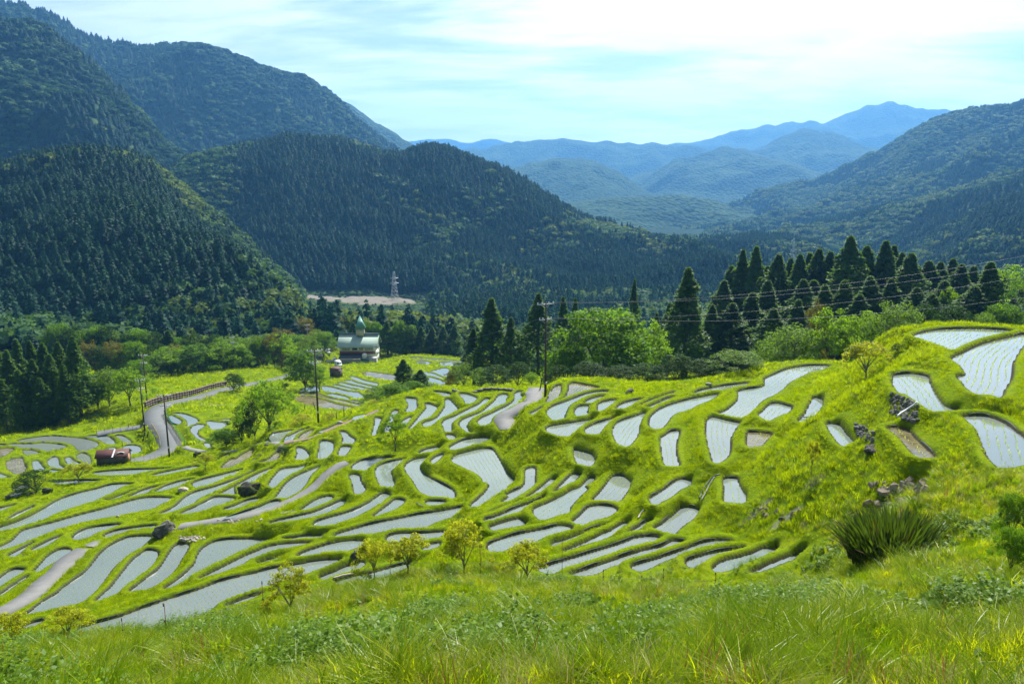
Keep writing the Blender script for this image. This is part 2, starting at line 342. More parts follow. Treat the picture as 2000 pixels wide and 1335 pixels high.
# tile, zone, label, outline
PADDIES = [
('A','l','large flooded paddy at the back of the field left of the road','160,205 330,172 500,155 640,163 800,178 930,205 972,235 930,268 850,298 780,308 745,280 720,255 640,222 500,212 330,212'),
('A','l','long pointed paddy just below the largest one left of the road','-120,250 0,240 150,232 300,232 420,222 560,235 655,255 590,282 480,303 420,297 330,280 200,270 80,245 -60,262'),
('A','l','brown muddy paddy cut by the left edge of the photo','-80,290 0,278 100,272 135,285 110,310 40,350 0,368 -80,400'),
('A','l','tiny oval paddy under the long pointed one left of the road','220,296 300,294 370,308 385,320 350,335 290,342 240,335 228,315'),
('A','l','leaf-shaped brown and white paddy left of the dark roadside bush','55,415 110,385 180,366 215,368 240,420 258,480 230,510 170,532 120,518 70,470'),
('A','l','small wedge paddy directly behind the dark bush on the left','312,405 365,395 400,425 440,470 420,495 350,492 318,470'),
('A','l','curved paddy with clear seedling rows above the little yellow tree','450,410 500,370 550,360 575,385 580,430 610,455 640,470 600,478 540,465 470,445'),
('A','l','narrow paddy between the yellow sapling and the rusty shed','640,365 690,362 720,390 770,415 800,430 730,440 660,430 645,410'),
('A','l','rounded paddy touching the left end of the rusty shed','745,345 800,322 850,335 888,370 890,432 830,425 780,395 750,375'),
('A','l','small paddy half hidden behind the rusty shed roof','990,320 1020,300 1080,268 1125,265 1128,305 1110,325 1050,335'),
('A','l','half-moon paddy in the back row next to the utility pole','815,160 900,152 1000,150 1070,165 1120,200 1125,232 1080,236 1010,225 960,195 880,175'),
('A','l','small tapering paddy nearest the bend of the grey road','1115,155 1180,150 1240,175 1290,215 1280,232 1230,230 1180,195'),
('A','l','squarish paddy to the right above the rusty shed','1195,265 1260,245 1340,250 1380,275 1375,310 1310,328 1240,333 1210,305'),
('A','l','tiny sliver of water at the right end of the rusty shed','1170,365 1230,362 1290,380 1230,395 1180,395'),
('A','l','water strip in the lower left corner of the field beside the road','-80,520 0,520 50,540 110,550 60,560 0,562 -80,570'),
('A','l','thin water strip behind the dark bush and yellow sapling','470,485 560,490 620,500 560,510 490,508'),
('A','m','long thin paddy running below the rusty shed and the road','900,522 1000,505 1200,490 1400,482 1690,475 1600,497 1450,515 1250,535 1000,540'),
('A','m','slim paddy ending at the small yellow tree by the road','1480,540 1600,510 1750,480 1900,452 1940,462 1830,490 1700,515 1580,540'),
('A','m','narrow water strip at the foot of the yellow sapling','530,605 650,597 820,590 1010,593 850,608 700,620 560,625'),
('A','m','small paddy at the left of the dark bush foot','120,685 170,650 240,635 290,650 280,680 180,685'),
('A','m','small paddy in front of the rocks below the dark bush','75,745 150,710 240,700 200,735 130,750'),
('A','m','short water strip at the left photo edge below the dark bush','-80,880 0,860 60,845 150,830 100,850 30,880 -80,905'),
('A','m','slim spindle-shaped paddy above the first long paddy at the left','60,985 130,935 230,885 330,840 300,880 220,925 120,970'),
('A','m','upper of the two very long paddies sweeping in from the left edge','-120,1095 0,1050 100,1015 230,965 350,905 450,850 500,820 560,785 650,750 800,705 950,670 1100,630 1300,625 1200,650 1050,735 960,780 850,812 680,865 540,915 420,975 250,1030 120,1065 0,1085 -120,1120'),
('A','m','lower of the two very long paddies sweeping in from the left edge','-120,1280 0,1235 110,1180 160,1130 220,1080 340,1045 480,1010 640,965 800,920 1000,870 1180,815 1350,770 1500,755 1690,768 1560,830 1480,870 1300,905 1100,945 850,990 640,1045 500,1090 380,1140 230,1200 90,1250 0,1275 -120,1310'),
('A','m','teardrop paddy just above the short concrete slab at the left','715,1135 800,1080 900,1050 1050,1030 1180,1020 1060,1065 950,1100 860,1150 780,1170 710,1165'),
('A','m','narrow paddy leading up to the big grey boulder from the slab','1010,1130 1120,1085 1250,1060 1400,1040 1530,1030 1480,1065 1350,1088 1220,1095 1120,1135 1060,1160'),
('A','m','slim paddy left of the flat pale stone on the left slope','1230,760 1350,705 1480,660 1640,630 1700,615 1600,660 1480,700 1370,730'),
('A','m','slim paddy right above the flat pale stone on the left slope','1510,700 1600,650 1720,610 1830,585 1900,580 1820,625 1700,660 1600,690'),
('A','m','hair-thin paddy strip beside the upper long paddy','1000,800 1150,745 1300,690 1420,655 1330,705 1180,755'),
('A','m','narrow paddy at the left edge under the lower long paddy','80,1325 200,1260 310,1205 330,1200 250,1260 180,1315 130,1340'),
('A','m','small strip of water behind the leafy bund above the slab','310,1265 400,1215 520,1160 600,1130 520,1190 430,1240 330,1275'),
('C','m','broad paddy on the upper left slope below the small roadside tree','380,615 480,580 620,545 780,505 960,465 900,500 780,540 620,600 500,650 420,665 380,640'),
('C','m','long paddy running left of the dark mossy boulder','60,915 170,865 240,815 290,765 380,715 470,685 600,650 760,595 880,545 1000,490 950,530 860,585 700,650 560,720 440,770 380,830 300,860 150,905'),
('C','m','paddy wrapping the upper side of the dark mossy boulder','630,735 720,680 860,605 980,540 1120,480 1180,470 1120,520 1080,575 980,600 860,630 790,660 800,740 740,750'),
('C','m','wedge paddy directly below the dark mossy boulder','250,920 400,850 520,790 620,750 800,768 700,820 560,865 400,905'),
('C','m','thin weedy paddy one bund above the central concrete path','680,875 780,840 900,790 1020,765 1090,765 1000,810 860,850 750,880'),
('C','m','narrow paddy along the upper edge of the central concrete path','680,960 850,910 1000,860 1120,810 1200,790 1240,798 1140,850 1000,900 850,940'),
('C','m','curved paddy right of the dark mossy boulder, second above the path','1120,630 1150,580 1190,530 1250,480 1400,460 1490,445 1420,500 1310,550 1240,610 1190,655 1140,655'),
('C','m','curved paddy hugging the bend of the central concrete path','1180,770 1230,700 1270,640 1350,570 1450,520 1600,460 1620,465 1540,540 1490,630 1420,700 1340,750 1230,782'),
('C','m','short blunt paddy just under the central concrete path','1430,885 1500,830 1600,770 1700,745 1755,755 1720,790 1600,840 1520,875'),
('C','m','long slim paddy second below the central concrete path','1130,1010 1200,985 1400,940 1560,900 1700,845 1810,795 1890,790 1850,830 1740,890 1600,940 1440,970 1270,995'),
('C','m','short strip of water between two long bunds, joined by a mud gap','1260,1165 1400,1143 1550,1125 1740,1110 1748,1150 1600,1165 1400,1180 1290,1185'),
('C','m','pale three-sided paddy with seedling rows by the stone steps','1380,385 1400,330 1395,275 1440,272 1490,300 1525,345 1530,375 1490,385 1420,390'),
('C','m','drained paddy with a bright patch, in the tree shadow by the road','660,470 700,420 760,380 800,380 870,330 960,290 990,300 960,350 880,400 800,440 720,470'),
('C','m','tiny dark pool beside the shaded drained paddy','640,380 690,345 745,330 740,350 690,385'),
('C','m','brown drained patch left of the paddies by the stone steps','1030,415 1120,380 1180,330 1230,310 1225,370 1190,395 1100,410'),
('C','m','small pool mirroring the dark tree beside the crest track','1140,165 1180,130 1260,115 1360,100 1290,150 1240,200 1180,220 1150,195'),
('C','m','blue-tinged curved pool next to the crest track','1285,215 1300,170 1380,130 1450,95 1540,85 1460,130 1400,170 1360,215 1320,245 1290,235'),
('C','m','short rounded pool touching the brown crest track','1415,180 1430,150 1500,110 1560,95 1540,140 1500,170 1440,195'),
('D','m','wide bay-shaped paddy at lower left with a broad curved top','100,845 200,780 320,685 400,595 420,530 470,460 560,400 700,368 850,362 1050,362 1200,375 1160,400 1080,430 920,480 780,545 640,610 480,680 320,760 160,845'),
('D','m','long tapering paddy just under the wide bay-shaped one','440,750 560,690 700,620 860,540 1000,480 1120,435 1300,405 1500,395 1560,400 1440,425 1240,470 1100,515 960,570 820,630 640,700 500,740'),
('D','m','tiny strip of water above the round yellow-green bush','990,610 1100,565 1260,530 1230,560 1120,590'),
('D','m','broad paddy left of the grey rock behind the yellow maples','1390,548 1470,490 1650,430 1820,385 1980,372 2070,390 2010,440 1860,490 1700,505 1550,530'),
('D','m','huge nearest paddy curving behind the grassy brow at lower left','-740,1250 -640,1205 -350,1125 -150,1050 0,1000 130,950 300,900 450,850 600,790 800,735 1000,690 1150,650 1310,625 1500,585 1700,560 1850,565 1700,640 1500,710 1300,760 1100,840 1000,870 850,920 700,980 620,1020 510,1090 400,1130 250,1190 100,1240 0,1265 -300,1350 -600,1330'),
('D','m','small slim paddy right below the huge nearest one','700,1020 800,970 950,920 1060,890 1060,900 960,950 850,985 740,1020'),
('F','m','paddy beside the grey rock, partly behind the left yellow maple','110,1140 250,1080 420,1010 540,985 560,1020 480,1080 380,1105 250,1145 150,1160'),
('F','m','paddy seen under the crown of the left yellow maple','280,1180 450,1125 620,1095 800,1045 1020,995 960,1050 860,1100 700,1150 500,1190 330,1210'),
('F','m','patch of water between the trunks of the two yellow maples','1320,1010 1380,960 1480,945 1540,990 1440,1020 1340,1030'),
('F','m','sliver of water between the crowns of the yellow maples','1120,860 1200,815 1300,800 1280,840 1180,870'),
('F','m','paddy with a rounded end above the left yellow maple crown','765,770 800,730 900,705 1050,705 1200,700 1340,690 1320,730 1250,760 1100,785 950,790 820,800'),
('F','m','long glittering paddy below the S-shaped bank in the centre','260,755 290,715 500,650 700,600 900,560 1100,520 1300,490 1480,455 1530,455 1585,475 1480,530 1350,570 1240,610 1130,665 950,675 800,690 600,715 400,745'),
('F','m','long blue-grey spoon-shaped paddy left of the centre','55,625 100,590 220,550 400,500 560,430 680,350 760,310 820,345 760,395 640,460 500,535 330,600 180,645 80,645'),
('F','m','small sparkling paddy right of the spoon-shaped one','640,540 720,480 800,420 850,380 920,378 955,400 900,450 820,490 720,525 660,545'),
('F','m','tiny triangular pool at the foot of the S-shaped bank','1155,415 1180,392 1350,398 1320,425 1260,438 1170,430'),
('E','m','paddy at the upper end of the central path, above a narrow one','430,870 450,840 520,800 640,780 760,765 830,768 740,810 640,860 560,895 500,905 440,895'),
('E','m','narrow upright paddy dropping below the end of the central path','410,955 430,930 490,932 520,960 530,1010 565,1060 570,1090 530,1120 465,1125 450,1080 430,1000'),
('E','m','sparkling kidney-shaped paddy left of the S-shaped bank','665,900 680,860 740,830 850,800 970,780 930,820 870,860 830,890 830,930 850,990 865,1020 840,1055 790,1070 720,1050 690,1010 670,960'),
('E','m','long curved paddy against the dark inner side of the S-shaped bank','950,860 980,820 1060,780 1160,765 1170,775 1120,830 1110,870 1130,910 1190,960 1290,1010 1400,1070 1440,1110 1440,1165 1330,1170 1200,1150 1110,1110 1060,1050 1020,980 970,920'),
('E','m','tiny leaf-shaped pool on top of the S-shaped bank','1205,800 1250,760 1330,735 1335,745 1290,790 1240,828 1215,820'),
('E','m','large S-shaped paddy in the middle of the terraces','1410,790 1430,755 1500,725 1650,690 1780,680 1830,710 1880,790 1920,850 1960,920 2010,970 2050,1020 2045,1060 1960,1090 1920,1130 1850,1190 1740,1230 1630,1255 1590,1240 1640,1190 1720,1120 1770,1050 1760,1020 1720,1010 1700,970 1640,920 1550,880 1470,840 1420,815'),
('E','m','arched paddy directly above the large S-shaped one','1385,670 1430,640 1520,600 1640,575 1770,572 1780,590 1720,620 1620,650 1500,690 1410,705'),
('E','m','small arched paddy left above the large S-shaped one','1080,735 1110,710 1180,680 1300,662 1300,680 1240,700 1150,730 1090,742'),
('E','m','upright paddy with straight rows, second right of the stone steps','95,760 110,700 120,640 130,610 200,605 260,630 262,670 250,730 225,765 150,782 100,780'),
('E','m','upper half of the split paddy left of the slender sapling','318,515 380,520 420,560 470,590 460,620 430,645 370,650 335,645 345,600 340,560'),
('E','m','lower half of the split paddy left of the slender sapling','335,662 425,665 420,690 400,720 370,748 320,752 298,735 310,700'),
('E','m','narrow leaning paddy at the left of the slender sapling crown','625,550 640,500 655,430 660,380 700,380 725,395 710,450 690,500 680,550 650,556'),
('E','m','narrow paddy seen through the slender sapling crown','745,510 760,460 790,410 810,350 840,310 890,310 880,340 850,380 830,430 815,490 800,520 760,520'),
('E','m','short paddy at the right of the slender sapling crown','895,485 910,430 960,390 1020,370 1000,410 960,450 930,490'),
('E','m','leaning paddy with a green upper end, right of the sapling','990,485 1030,440 1080,380 1130,320 1160,280 1150,245 1200,245 1280,280 1270,300 1230,340 1180,390 1110,430 1040,475 1000,490'),
('E','m','small upright paddy at the top of the knoll by the crest shrubs','955,190 1010,188 1070,200 1070,240 1080,280 1060,305 1010,325 960,320 970,290 985,250'),
('E','m','long curved paddy falling from the dark mound on the knoll','1120,445 1150,420 1220,400 1270,370 1310,320 1345,260 1350,200 1390,200 1430,240 1475,290 1460,310 1400,340 1340,380 1280,410 1220,450 1150,472'),
('E','m','small pale pool on the brow at the top of the knoll','1235,128 1280,125 1350,135 1400,145 1390,165 1350,180 1290,150'),
('E','m','pointed pool below the railing at the top of the knoll','1480,150 1550,145 1640,175 1660,195 1630,230 1590,247 1545,240 1520,195'),
('E','m','long sickle paddy ending above the arched paddies','1315,440 1340,400 1420,370 1500,330 1590,285 1680,240 1730,195 1790,200 1770,230 1700,275 1640,310 1560,350 1480,385 1420,430 1410,480 1420,525 1350,525 1330,480'),
('E','m','little square pool at the lower tip of the sickle paddy','1350,545 1420,545 1450,570 1440,590 1380,592 1360,570'),
('E','m','sickle paddy with a weedy upper end, next to the last','1480,450 1510,400 1600,360 1700,320 1760,270 1820,220 1870,160 1950,152 1955,200 1940,240 1880,280 1800,310 1720,340 1640,370 1590,410 1565,455 1580,500 1610,535 1570,530 1520,490'),
('G','m','weedy hooked paddy along the left side of the top path','160,520 200,480 290,440 390,390 470,350 520,300 520,250 560,225 600,225 590,255 635,295 600,330 520,370 430,410 350,450 310,500 290,530 240,550 190,550'),
('G','m','tiny pool right of the top path below the tall pole','670,440 730,410 800,375 810,385 760,425 740,450 690,455'),
('G','m','big curved paddy right of the tall pole','835,430 860,385 950,345 1050,310 1150,270 1260,235 1380,220 1440,225 1360,250 1230,275 1130,320 1070,360 1045,410 1020,455 1005,495 910,518 880,490 850,460'),
('G','m','small upper paddy of a stacked pair in the middle of the ridge','1200,345 1230,310 1310,280 1400,265 1350,300 1300,330 1270,352 1215,350'),
('G','m','weed-dotted lower paddy of a stacked pair in the middle of the ridge','1105,420 1130,380 1190,362 1265,366 1240,400 1235,465 1190,470 1130,468'),
('G','m','small paddy right of the weed-dotted pair on the ridge','1330,390 1335,355 1370,330 1450,310 1520,305 1500,330 1440,380 1390,410 1335,415'),
('G','m','slim pointed paddy below the dark flat rock on the ridge','1510,400 1540,360 1620,325 1740,300 1790,300 1720,330 1640,370 1560,400'),
('G','m','green-brown paddy right beside the tall pole','865,260 900,190 940,165 985,165 980,220 960,280 920,315 860,330 830,325'),
('G','m','brown paddy in the tree shadow on the far rim','1045,215 1050,160 1100,140 1200,155 1300,175 1350,190 1260,205 1180,235 1090,275 1000,305 960,320 1020,270'),
('G','m','bright leaf-shaped paddy on the edge of the round mound','830,600 850,570 950,545 1100,525 1210,505 1300,495 1240,540 1170,580 1110,630 1050,665 960,655 880,630'),
('G','m','smaller leaf-shaped paddy beside the one on the mound','1210,620 1220,585 1290,545 1400,510 1500,480 1560,470 1490,510 1430,550 1390,600 1340,642 1250,640'),
('G','m','drop-shaped paddy with glittering surface on the steep bank','1480,610 1500,550 1560,510 1680,470 1810,430 1790,480 1760,550 1745,620 1710,690 1640,760 1580,760 1520,720 1490,660'),
('G','m','small muddy pool in the dark hollow below the mound','1100,800 1150,795 1230,820 1290,840 1320,905 1270,950 1210,958 1140,930 1110,880'),
('G','m','hooked paddy right of the large S-shaped one','630,985 700,965 735,990 725,1080 730,1120 680,1180 600,1250 520,1290 420,1310 400,1300 460,1250 440,1230 510,1195 580,1165 620,1120 630,1050'),
('G','m','slim paddy second right of the large S-shaped one','620,1270 700,1215 800,1140 870,1080 950,1085 930,1110 850,1170 760,1225 660,1270'),
('G','m','short slim paddy above the broad glittering one in the gully','905,1200 1000,1110 1060,1050 1120,1020 1180,1045 1130,1100 1050,1140 980,1180 925,1215'),
('H','m','broad glittering paddy in the gully with a rounded lower end','700,490 730,455 830,415 960,350 1060,290 1160,250 1210,190 1260,165 1310,170 1300,200 1220,250 1245,280 1190,330 1130,390 1080,450 1060,510 960,530 860,570 770,580 720,545'),
('H','m','broad rounded paddy high in the gully under an arched bank','1280,390 1350,310 1400,250 1440,190 1490,150 1570,145 1640,180 1670,215 1650,280 1600,340 1560,392 1460,408 1340,408'),
('H','m','oval paddy directly below the rounded one in the gully','1080,600 1150,540 1230,460 1310,435 1420,435 1500,455 1530,490 1460,540 1370,570 1290,600 1190,650 1110,645'),
('H','m','long thin weedy paddy left below the broad glittering one','230,575 330,545 440,500 560,450 680,410 790,365 830,365 740,420 620,475 510,525 420,560 320,595 260,600'),
('H','m','hair-thin paddy above the long thin weedy one','270,520 350,480 480,440 600,405 560,435 430,480 330,510'),
('H','m','short broad paddy right of the tallest yellow maple','290,640 400,600 540,565 590,575 650,620 560,640 450,660 340,680 290,665'),
('H','m','long paddy with a dark lined bank right of the tallest maple','255,840 300,800 420,755 560,715 700,685 840,660 950,630 1070,640 1100,670 1080,690 960,720 820,760 700,800 560,820 440,880 340,890 270,880'),
('H','m','slim paddy above the right-hand small maple','890,800 1000,770 1130,720 1240,680 1350,640 1460,625 1390,660 1280,715 1170,750 1060,790 970,820 895,840'),
('H','m','long thin paddy behind the tall red stake','1000,880 1100,840 1240,780 1360,720 1460,680 1540,630 1600,600 1660,605 1640,640 1540,690 1420,760 1290,800 1160,840 1040,885'),
('H','m','short strip of water at the upper end of the stake row bunds','1640,700 1720,650 1800,600 1870,585 1860,610 1780,650 1700,695'),
('H','m','wide long paddy at the foot of the slope behind the red stake','740,1060 850,1020 1000,975 1150,930 1300,885 1450,840 1600,790 1700,750 1850,735 1960,750 1900,800 1760,850 1600,890 1450,950 1300,1000 1150,1040 1000,1080 860,1110 790,1090'),
('H','m','long narrow paddy, fourth from the bottom right of the terraces','1060,1110 1200,1065 1350,1010 1500,960 1650,910 1800,865 1950,835 2050,785 2140,785 2200,805 2100,840 1980,870 1880,910 1760,950 1640,990 1540,1020 1440,1050 1320,1110 1180,1130'),
('I','m','dark-rimmed long paddy, third from the bottom right of the terraces','165,1130 250,1100 360,1070 500,1025 660,970 780,925 900,888 1050,875 1150,895 1110,920 980,945 820,980 680,1020 560,1060 440,1110 330,1165 250,1185 180,1165'),
('I','m','small dark-rimmed paddy, second from the bottom right','700,1090 740,1060 850,1025 1000,990 1150,965 1290,960 1220,1000 1080,1040 940,1080 840,1130 740,1150 700,1120'),
('I','m','greenish paddy with black lining at the bottom right','960,1150 1000,1110 1080,1070 1200,1040 1330,1005 1430,960 1520,950 1600,960 1600,1000 1500,1030 1380,1070 1260,1120 1140,1170 1020,1195 970,1180'),
('I','m','last narrow paddy at the grassy slope towards the flax clump','1320,1195 1400,1160 1500,1110 1600,1070 1720,1025 1820,1005 1880,1015 1800,1050 1660,1100 1540,1150 1420,1190'),
('I','m','rounded paddy beneath the coiled hose','385,760 450,720 550,640 640,560 720,550 830,575 830,610 790,660 700,720 620,790 580,820 470,815'),
('I','m','oblong paddy with a dazzling upper corner','340,470 400,430 480,380 560,320 620,285 700,280 765,300 740,340 640,390 560,460 480,500 400,535 360,515'),
('I','m','small upright muddy pool above the bare earth patch','1060,300 1085,270 1200,275 1220,330 1260,390 1290,440 1290,510 1230,522 1130,515 1070,500 1070,400'),
('J','m','large curved paddy left of the ridge-top bank','85,700 90,640 130,590 210,535 330,490 480,450 620,420 760,400 740,430 650,475 560,510 480,555 380,580 310,620 270,680 210,735 130,740'),
('J','m','slim paddy on the rim below the round grey-green trees','520,400 560,370 660,345 800,320 960,300 1060,290 1020,320 900,340 780,365 640,390 540,410'),
('J','m','largest bright paddy winding along the ridge top','740,600 840,555 930,480 960,420 950,375 1040,350 1150,335 1215,310 1210,255 1310,205 1430,155 1560,130 1700,118 1850,125 1780,160 1660,190 1550,240 1460,290 1400,350 1310,410 1240,440 1180,480 1120,550 1050,620 1010,650 900,635'),
('J','m','tongue-shaped paddy hanging below the ridge-top one','640,690 660,645 720,622 860,657 985,685 950,720 910,790 885,850 890,920 870,1000 820,1050 760,1078 710,1060 690,1000 660,900 640,780'),
('J','m','narrow upright paddy on the steep grass bank','200,830 240,800 310,760 390,765 370,840 355,920 365,1020 385,1100 310,1105 240,1090 215,1000 200,900'),
('J','m','small square glittering paddy under the ridge-top one','1150,605 1200,560 1260,500 1340,488 1430,510 1490,530 1450,580 1380,605 1310,640 1250,665 1190,635'),
('J','m','small paddy with a brown corner below the square one','1045,780 1100,770 1200,775 1290,795 1240,850 1200,900 1130,918 1045,910'),
('J','m','narrow leaning pool crossed by a bar, right of the square one','1540,665 1600,600 1650,500 1690,435 1760,440 1800,470 1780,530 1730,590 1680,640 1600,680'),
('J','m','thin curved strip of water near the rim of the ridge','0,510 100,455 250,405 330,380 300,410 180,450 60,500'),
('J','m','second thin strip of water below the rim of the ridge','60,530 150,490 260,440 330,425 260,465 160,510 90,540'),
('K','m','topmost paddy on the shoulder at the right edge','915,180 1000,150 1150,122 1350,112 1550,112 1750,120 1880,135 1780,165 1650,200 1520,240 1420,280 1340,320 1290,335 1230,300 1120,260 1000,215'),
('K','m','large paddy with wavy seedling rows at the right edge','1280,420 1330,375 1450,310 1600,250 1750,215 1900,185 2010,165 2060,230 1990,290 1940,370 1890,470 1890,560 1860,640 1810,720 1770,795 1680,770 1550,755 1450,710 1390,640 1340,580 1410,565 1410,530 1350,460'),
('K','m','tilted rectangular paddy above the rubble wall','710,590 730,565 850,550 950,555 1060,580 1080,630 1130,720 1180,800 1240,870 1300,890 1400,920 1250,925 1100,920 1010,870 920,810 850,755 780,740 740,700 715,650'),
('L','m','large paddy with a weedy margin at the right edge below the others','1385,275 1500,262 1620,265 1740,300 1840,350 1930,420 2010,480 2080,600 2100,720 1990,750 1860,780 1760,775 1690,720 1640,660 1600,570 1560,470 1510,380 1430,310'),
('L','m','small muddy slanted pool left of the flat dark stone','70,345 140,338 210,355 260,420 310,480 375,545 290,570 220,555 160,500 110,430'),
('L','m','brown slanted paddy under the rubble wall','665,385 740,372 830,385 890,410 920,460 990,530 1080,610 1135,670 1060,675 960,665 890,610 840,550 790,490 720,430'),
('M','f','broad shining paddy in the lower field before the hall','330,370 420,375 520,400 600,420 690,430 750,465 760,490 740,512 640,482 560,452 480,437 390,427 345,402'),
('M','f','thin strip of paddy just above the broad shining one','460,355 520,365 600,385 700,408 690,416 600,406 520,388 470,373'),
('M','f','narrow shining paddy, third up from the broad one','500,340 540,335 640,360 760,385 850,408 850,425 760,408 660,393 560,373'),
('M','f','narrow shining paddy, fourth up from the broad one','560,318 620,313 700,338 800,363 880,382 870,400 760,378 640,352'),
('M','f','pale muddy paddy, fifth up from the broad one','610,283 660,278 740,308 800,322 890,343 880,368 800,355 700,326'),
('M','f','brown paddy at the foot of the bank under the hall','735,243 800,230 900,240 1060,265 1060,308 980,308 880,292 780,272'),
('M','f','pointed paddy below the broad shining one, behind the pole','390,445 470,447 560,467 615,490 590,507 500,492 410,468'),
('M','f','long strip of brown and white paddy in the lower field','110,447 200,432 320,442 400,477 560,512 740,558 735,570 600,545 400,502 250,477'),
('M','f','small pointed paddy beside the pointed one in the lower field','612,512 680,512 745,533 740,548 670,533'),
('M','f','nearest paddy of the lower field, brown at its left end','60,482 200,465 330,495 500,545 600,565 720,603 620,637 500,595 350,578 200,548 100,512'),
('M','f','dark pool under the leafy tree left of the pole','110,436 160,398 240,368 305,372 315,420 230,425 160,436'),
('M','f','small leaf-shaped paddy in the field right of the hall','1260,125 1330,120 1430,145 1380,158 1290,150'),
('M','f','trapezoid paddy right of the small leaf-shaped one past the hall','1490,140 1560,135 1660,140 1740,160 1700,175 1600,178 1510,165'),
('M','f','greenish pointed paddy at the foot of the tall cedars','1400,230 1480,205 1550,190 1590,215 1560,280 1480,255'),
('M','f','thin paddy below the greenish pointed one by the cedars','1340,235 1420,242 1550,295 1540,305 1440,280 1340,258'),
('M','f','lowest paddy of the strip beside the dark conifers and cedars','1350,278 1430,288 1530,322 1560,342 1520,360 1450,345 1360,318'),
('M','f','long thin bright paddy in the farthest row past the hall','1210,85 1300,90 1500,105 1760,130 1760,160 1600,133 1400,113 1250,103'),
('E','m','thin long pool along the upper side of the crest track','130,508 200,480 330,420 390,387 380,400 300,448 200,498 140,522'),
('E','m','short pool at the upper end of the crest track','450,385 480,365 580,345 600,345 550,380 480,400'),
('N','r','small oval paddy inside the road bend','1265,810 1310,815 1360,850 1330,868 1280,845'),
('N','r','pointed paddy inside the road bend, right of the oval one','1290,790 1380,795 1480,840 1450,870 1395,895 1390,850 1340,815'),
('N','r','hook-shaped paddy on the bank between road and dark tree','1415,910 1450,877 1520,872 1530,885 1480,915 1475,950 1510,975 1550,995 1490,990 1440,950'),
('N','r','pale paddy disappearing behind the dark tree by the road','1535,852 1620,852 1700,867 1640,905 1570,905'),
('N','r','tiny pool at the lower end of the hook-shaped paddy','1515,1012 1560,1012 1575,1045 1530,1040'),
('N','r','thin strip of water above the pale paddy behind the dark tree','1600,838 1710,833 1710,848 1640,845'),
('B','m','rounded paddy at the left edge above the concrete path','-80,690 0,640 80,580 160,555 245,565 220,600 140,650 60,700 0,730 -80,770'),
('B','m','tapering paddy along the upper side of the lower left path','300,600 380,520 450,440 540,380 620,358 700,370 640,430 560,480 470,530 380,585 310,608'),
('B','m','thin strip of water beside the grassy verge of the lower left path','-60,835 0,800 100,730 200,660 275,622 265,642 180,700 90,765 0,820 -60,855'),
('B','m','big leaf-shaped paddy along the right of the lower left path','230,1005 290,970 400,880 540,800 620,730 720,660 820,590 900,500 970,410 1050,340 1150,285 1280,240 1480,238 1440,290 1380,350 1290,410 1180,480 1110,550 1050,630 1000,700 930,780 860,840 760,895 600,925 420,970'),
('B','m','middle one of three leaning paddies, with a white lined bank','930,870 990,810 1080,730 1150,640 1220,550 1290,470 1380,400 1440,370 1510,375 1550,400 1540,450 1490,530 1420,590 1320,660 1240,720 1150,790 1060,830 980,860'),
('B','m','slim leaning paddy below the pale gravel heap','1260,775 1330,720 1430,640 1530,570 1600,480 1660,380 1720,320 1790,310 1850,320 1830,380 1780,460 1740,530 1660,620 1560,690 1480,740 1380,765'),
('B','m','thin strip of water above the huge nearest paddy','860,1050 960,1010 1100,970 1250,920 1420,870 1380,895 1230,945 1080,1000 950,1045'),
('B','m','small dark pool behind the two yellow bushes at lower left','230,1130 280,1090 400,1060 430,1060 380,1095 270,1135'),
]
# water level of each field, in the order above
LEVELS = [14.29,14.21,14.04,14.07,14.34,14.65,14.82,15.01,14.96,15.14,14.43,14.74,15.41,15.59,14.53,15.08,21.94,23.25,21.87,22.42,22.86,23.61,24.17,23.93,25.27,25.94,26.45,24.23,24.55,23.66,26.03,26.23,25.55,26.69,27.27,27.44,28.57,29.82,29.40,29.73,31.04,31.17,31.62,29.42,24.69,23.17,27.34,26.76,27.74,28.13,30.23,31.64,31.44,32.88,32.68,32.67,32.41,32.51,34.57,33.28,33.03,33.01,31.99,32.65,33.16,31.85,31.75,32.24,33.13,33.89,33.96,34.17,33.32,30.08,30.63,30.82,31.74,32.20,32.72,33.09,32.48,33.63,33.27,34.08,34.02,34.01,34.49,35.12,36.98,37.81,37.80,37.81,38.24,38.94,37.11,37.50,37.64,38.46,38.91,37.38,35.59,35.98,36.92,36.80,37.30,37.30,36.48,35.87,36.46,37.44,37.32,37.96,38.51,38.64,38.81,39.00,39.45,40.05,40.72,38.69,39.23,39.97,39.46,39.56,40.61,40.55,39.44,41.47,40.98,42.14,39.13,39.18,48.20,48.12,47.25,47.49,44.49,46.17,10.08,9.50,9.37,8.89,8.16,7.09,11.43,12.39,12.37,13.04,10.07,4.68,5.36,6.86,7.68,8.90,4.31,29.33,30.61,17.04,17.15,17.63,17.37,17.69,17.43,26.89,27.09,27.33,28.23,28.91,29.33,30.15,29.18]
# ------------------------------------------------------------------ terrain: distances judged at known places
# (place in the photograph, distance in metres) per zone of ground
# bare ground elsewhere
FORE = [(1000,1335,12),(500,1335,13),(0,1335,15.5),(1500,1335,11),(2000,1335,10),(2000,1200,15),(1800,1250,14),(1300,1250,15),(1500,1180,24),(1000,1230,20),(700,1270,18),(300,1290,21),(0,1290,23),
        (325,1240,31),(100,1275,28),(-150,1270,33),(700,1180,27.5),(515,1205,29),(765,1132,32),(940,1128,33),(1100,1122,34),(1300,1128,36),(1500,1125,36.3),(1745,1095,27),(1900,1085,24),(2000,1100,20.5),
        (1760,985,33),(1760,935,36),(1600,1000,39.5),(1600,1060,39),(1950,1000,28),(2000,940,30),(2080,900,31),(1900,930,34),(1480,1020,43.5),(1600,1100,37.6),(1620,1132,31.5),(1580,1150,28.5),(1680,1100,30),(1560,1090,39)]
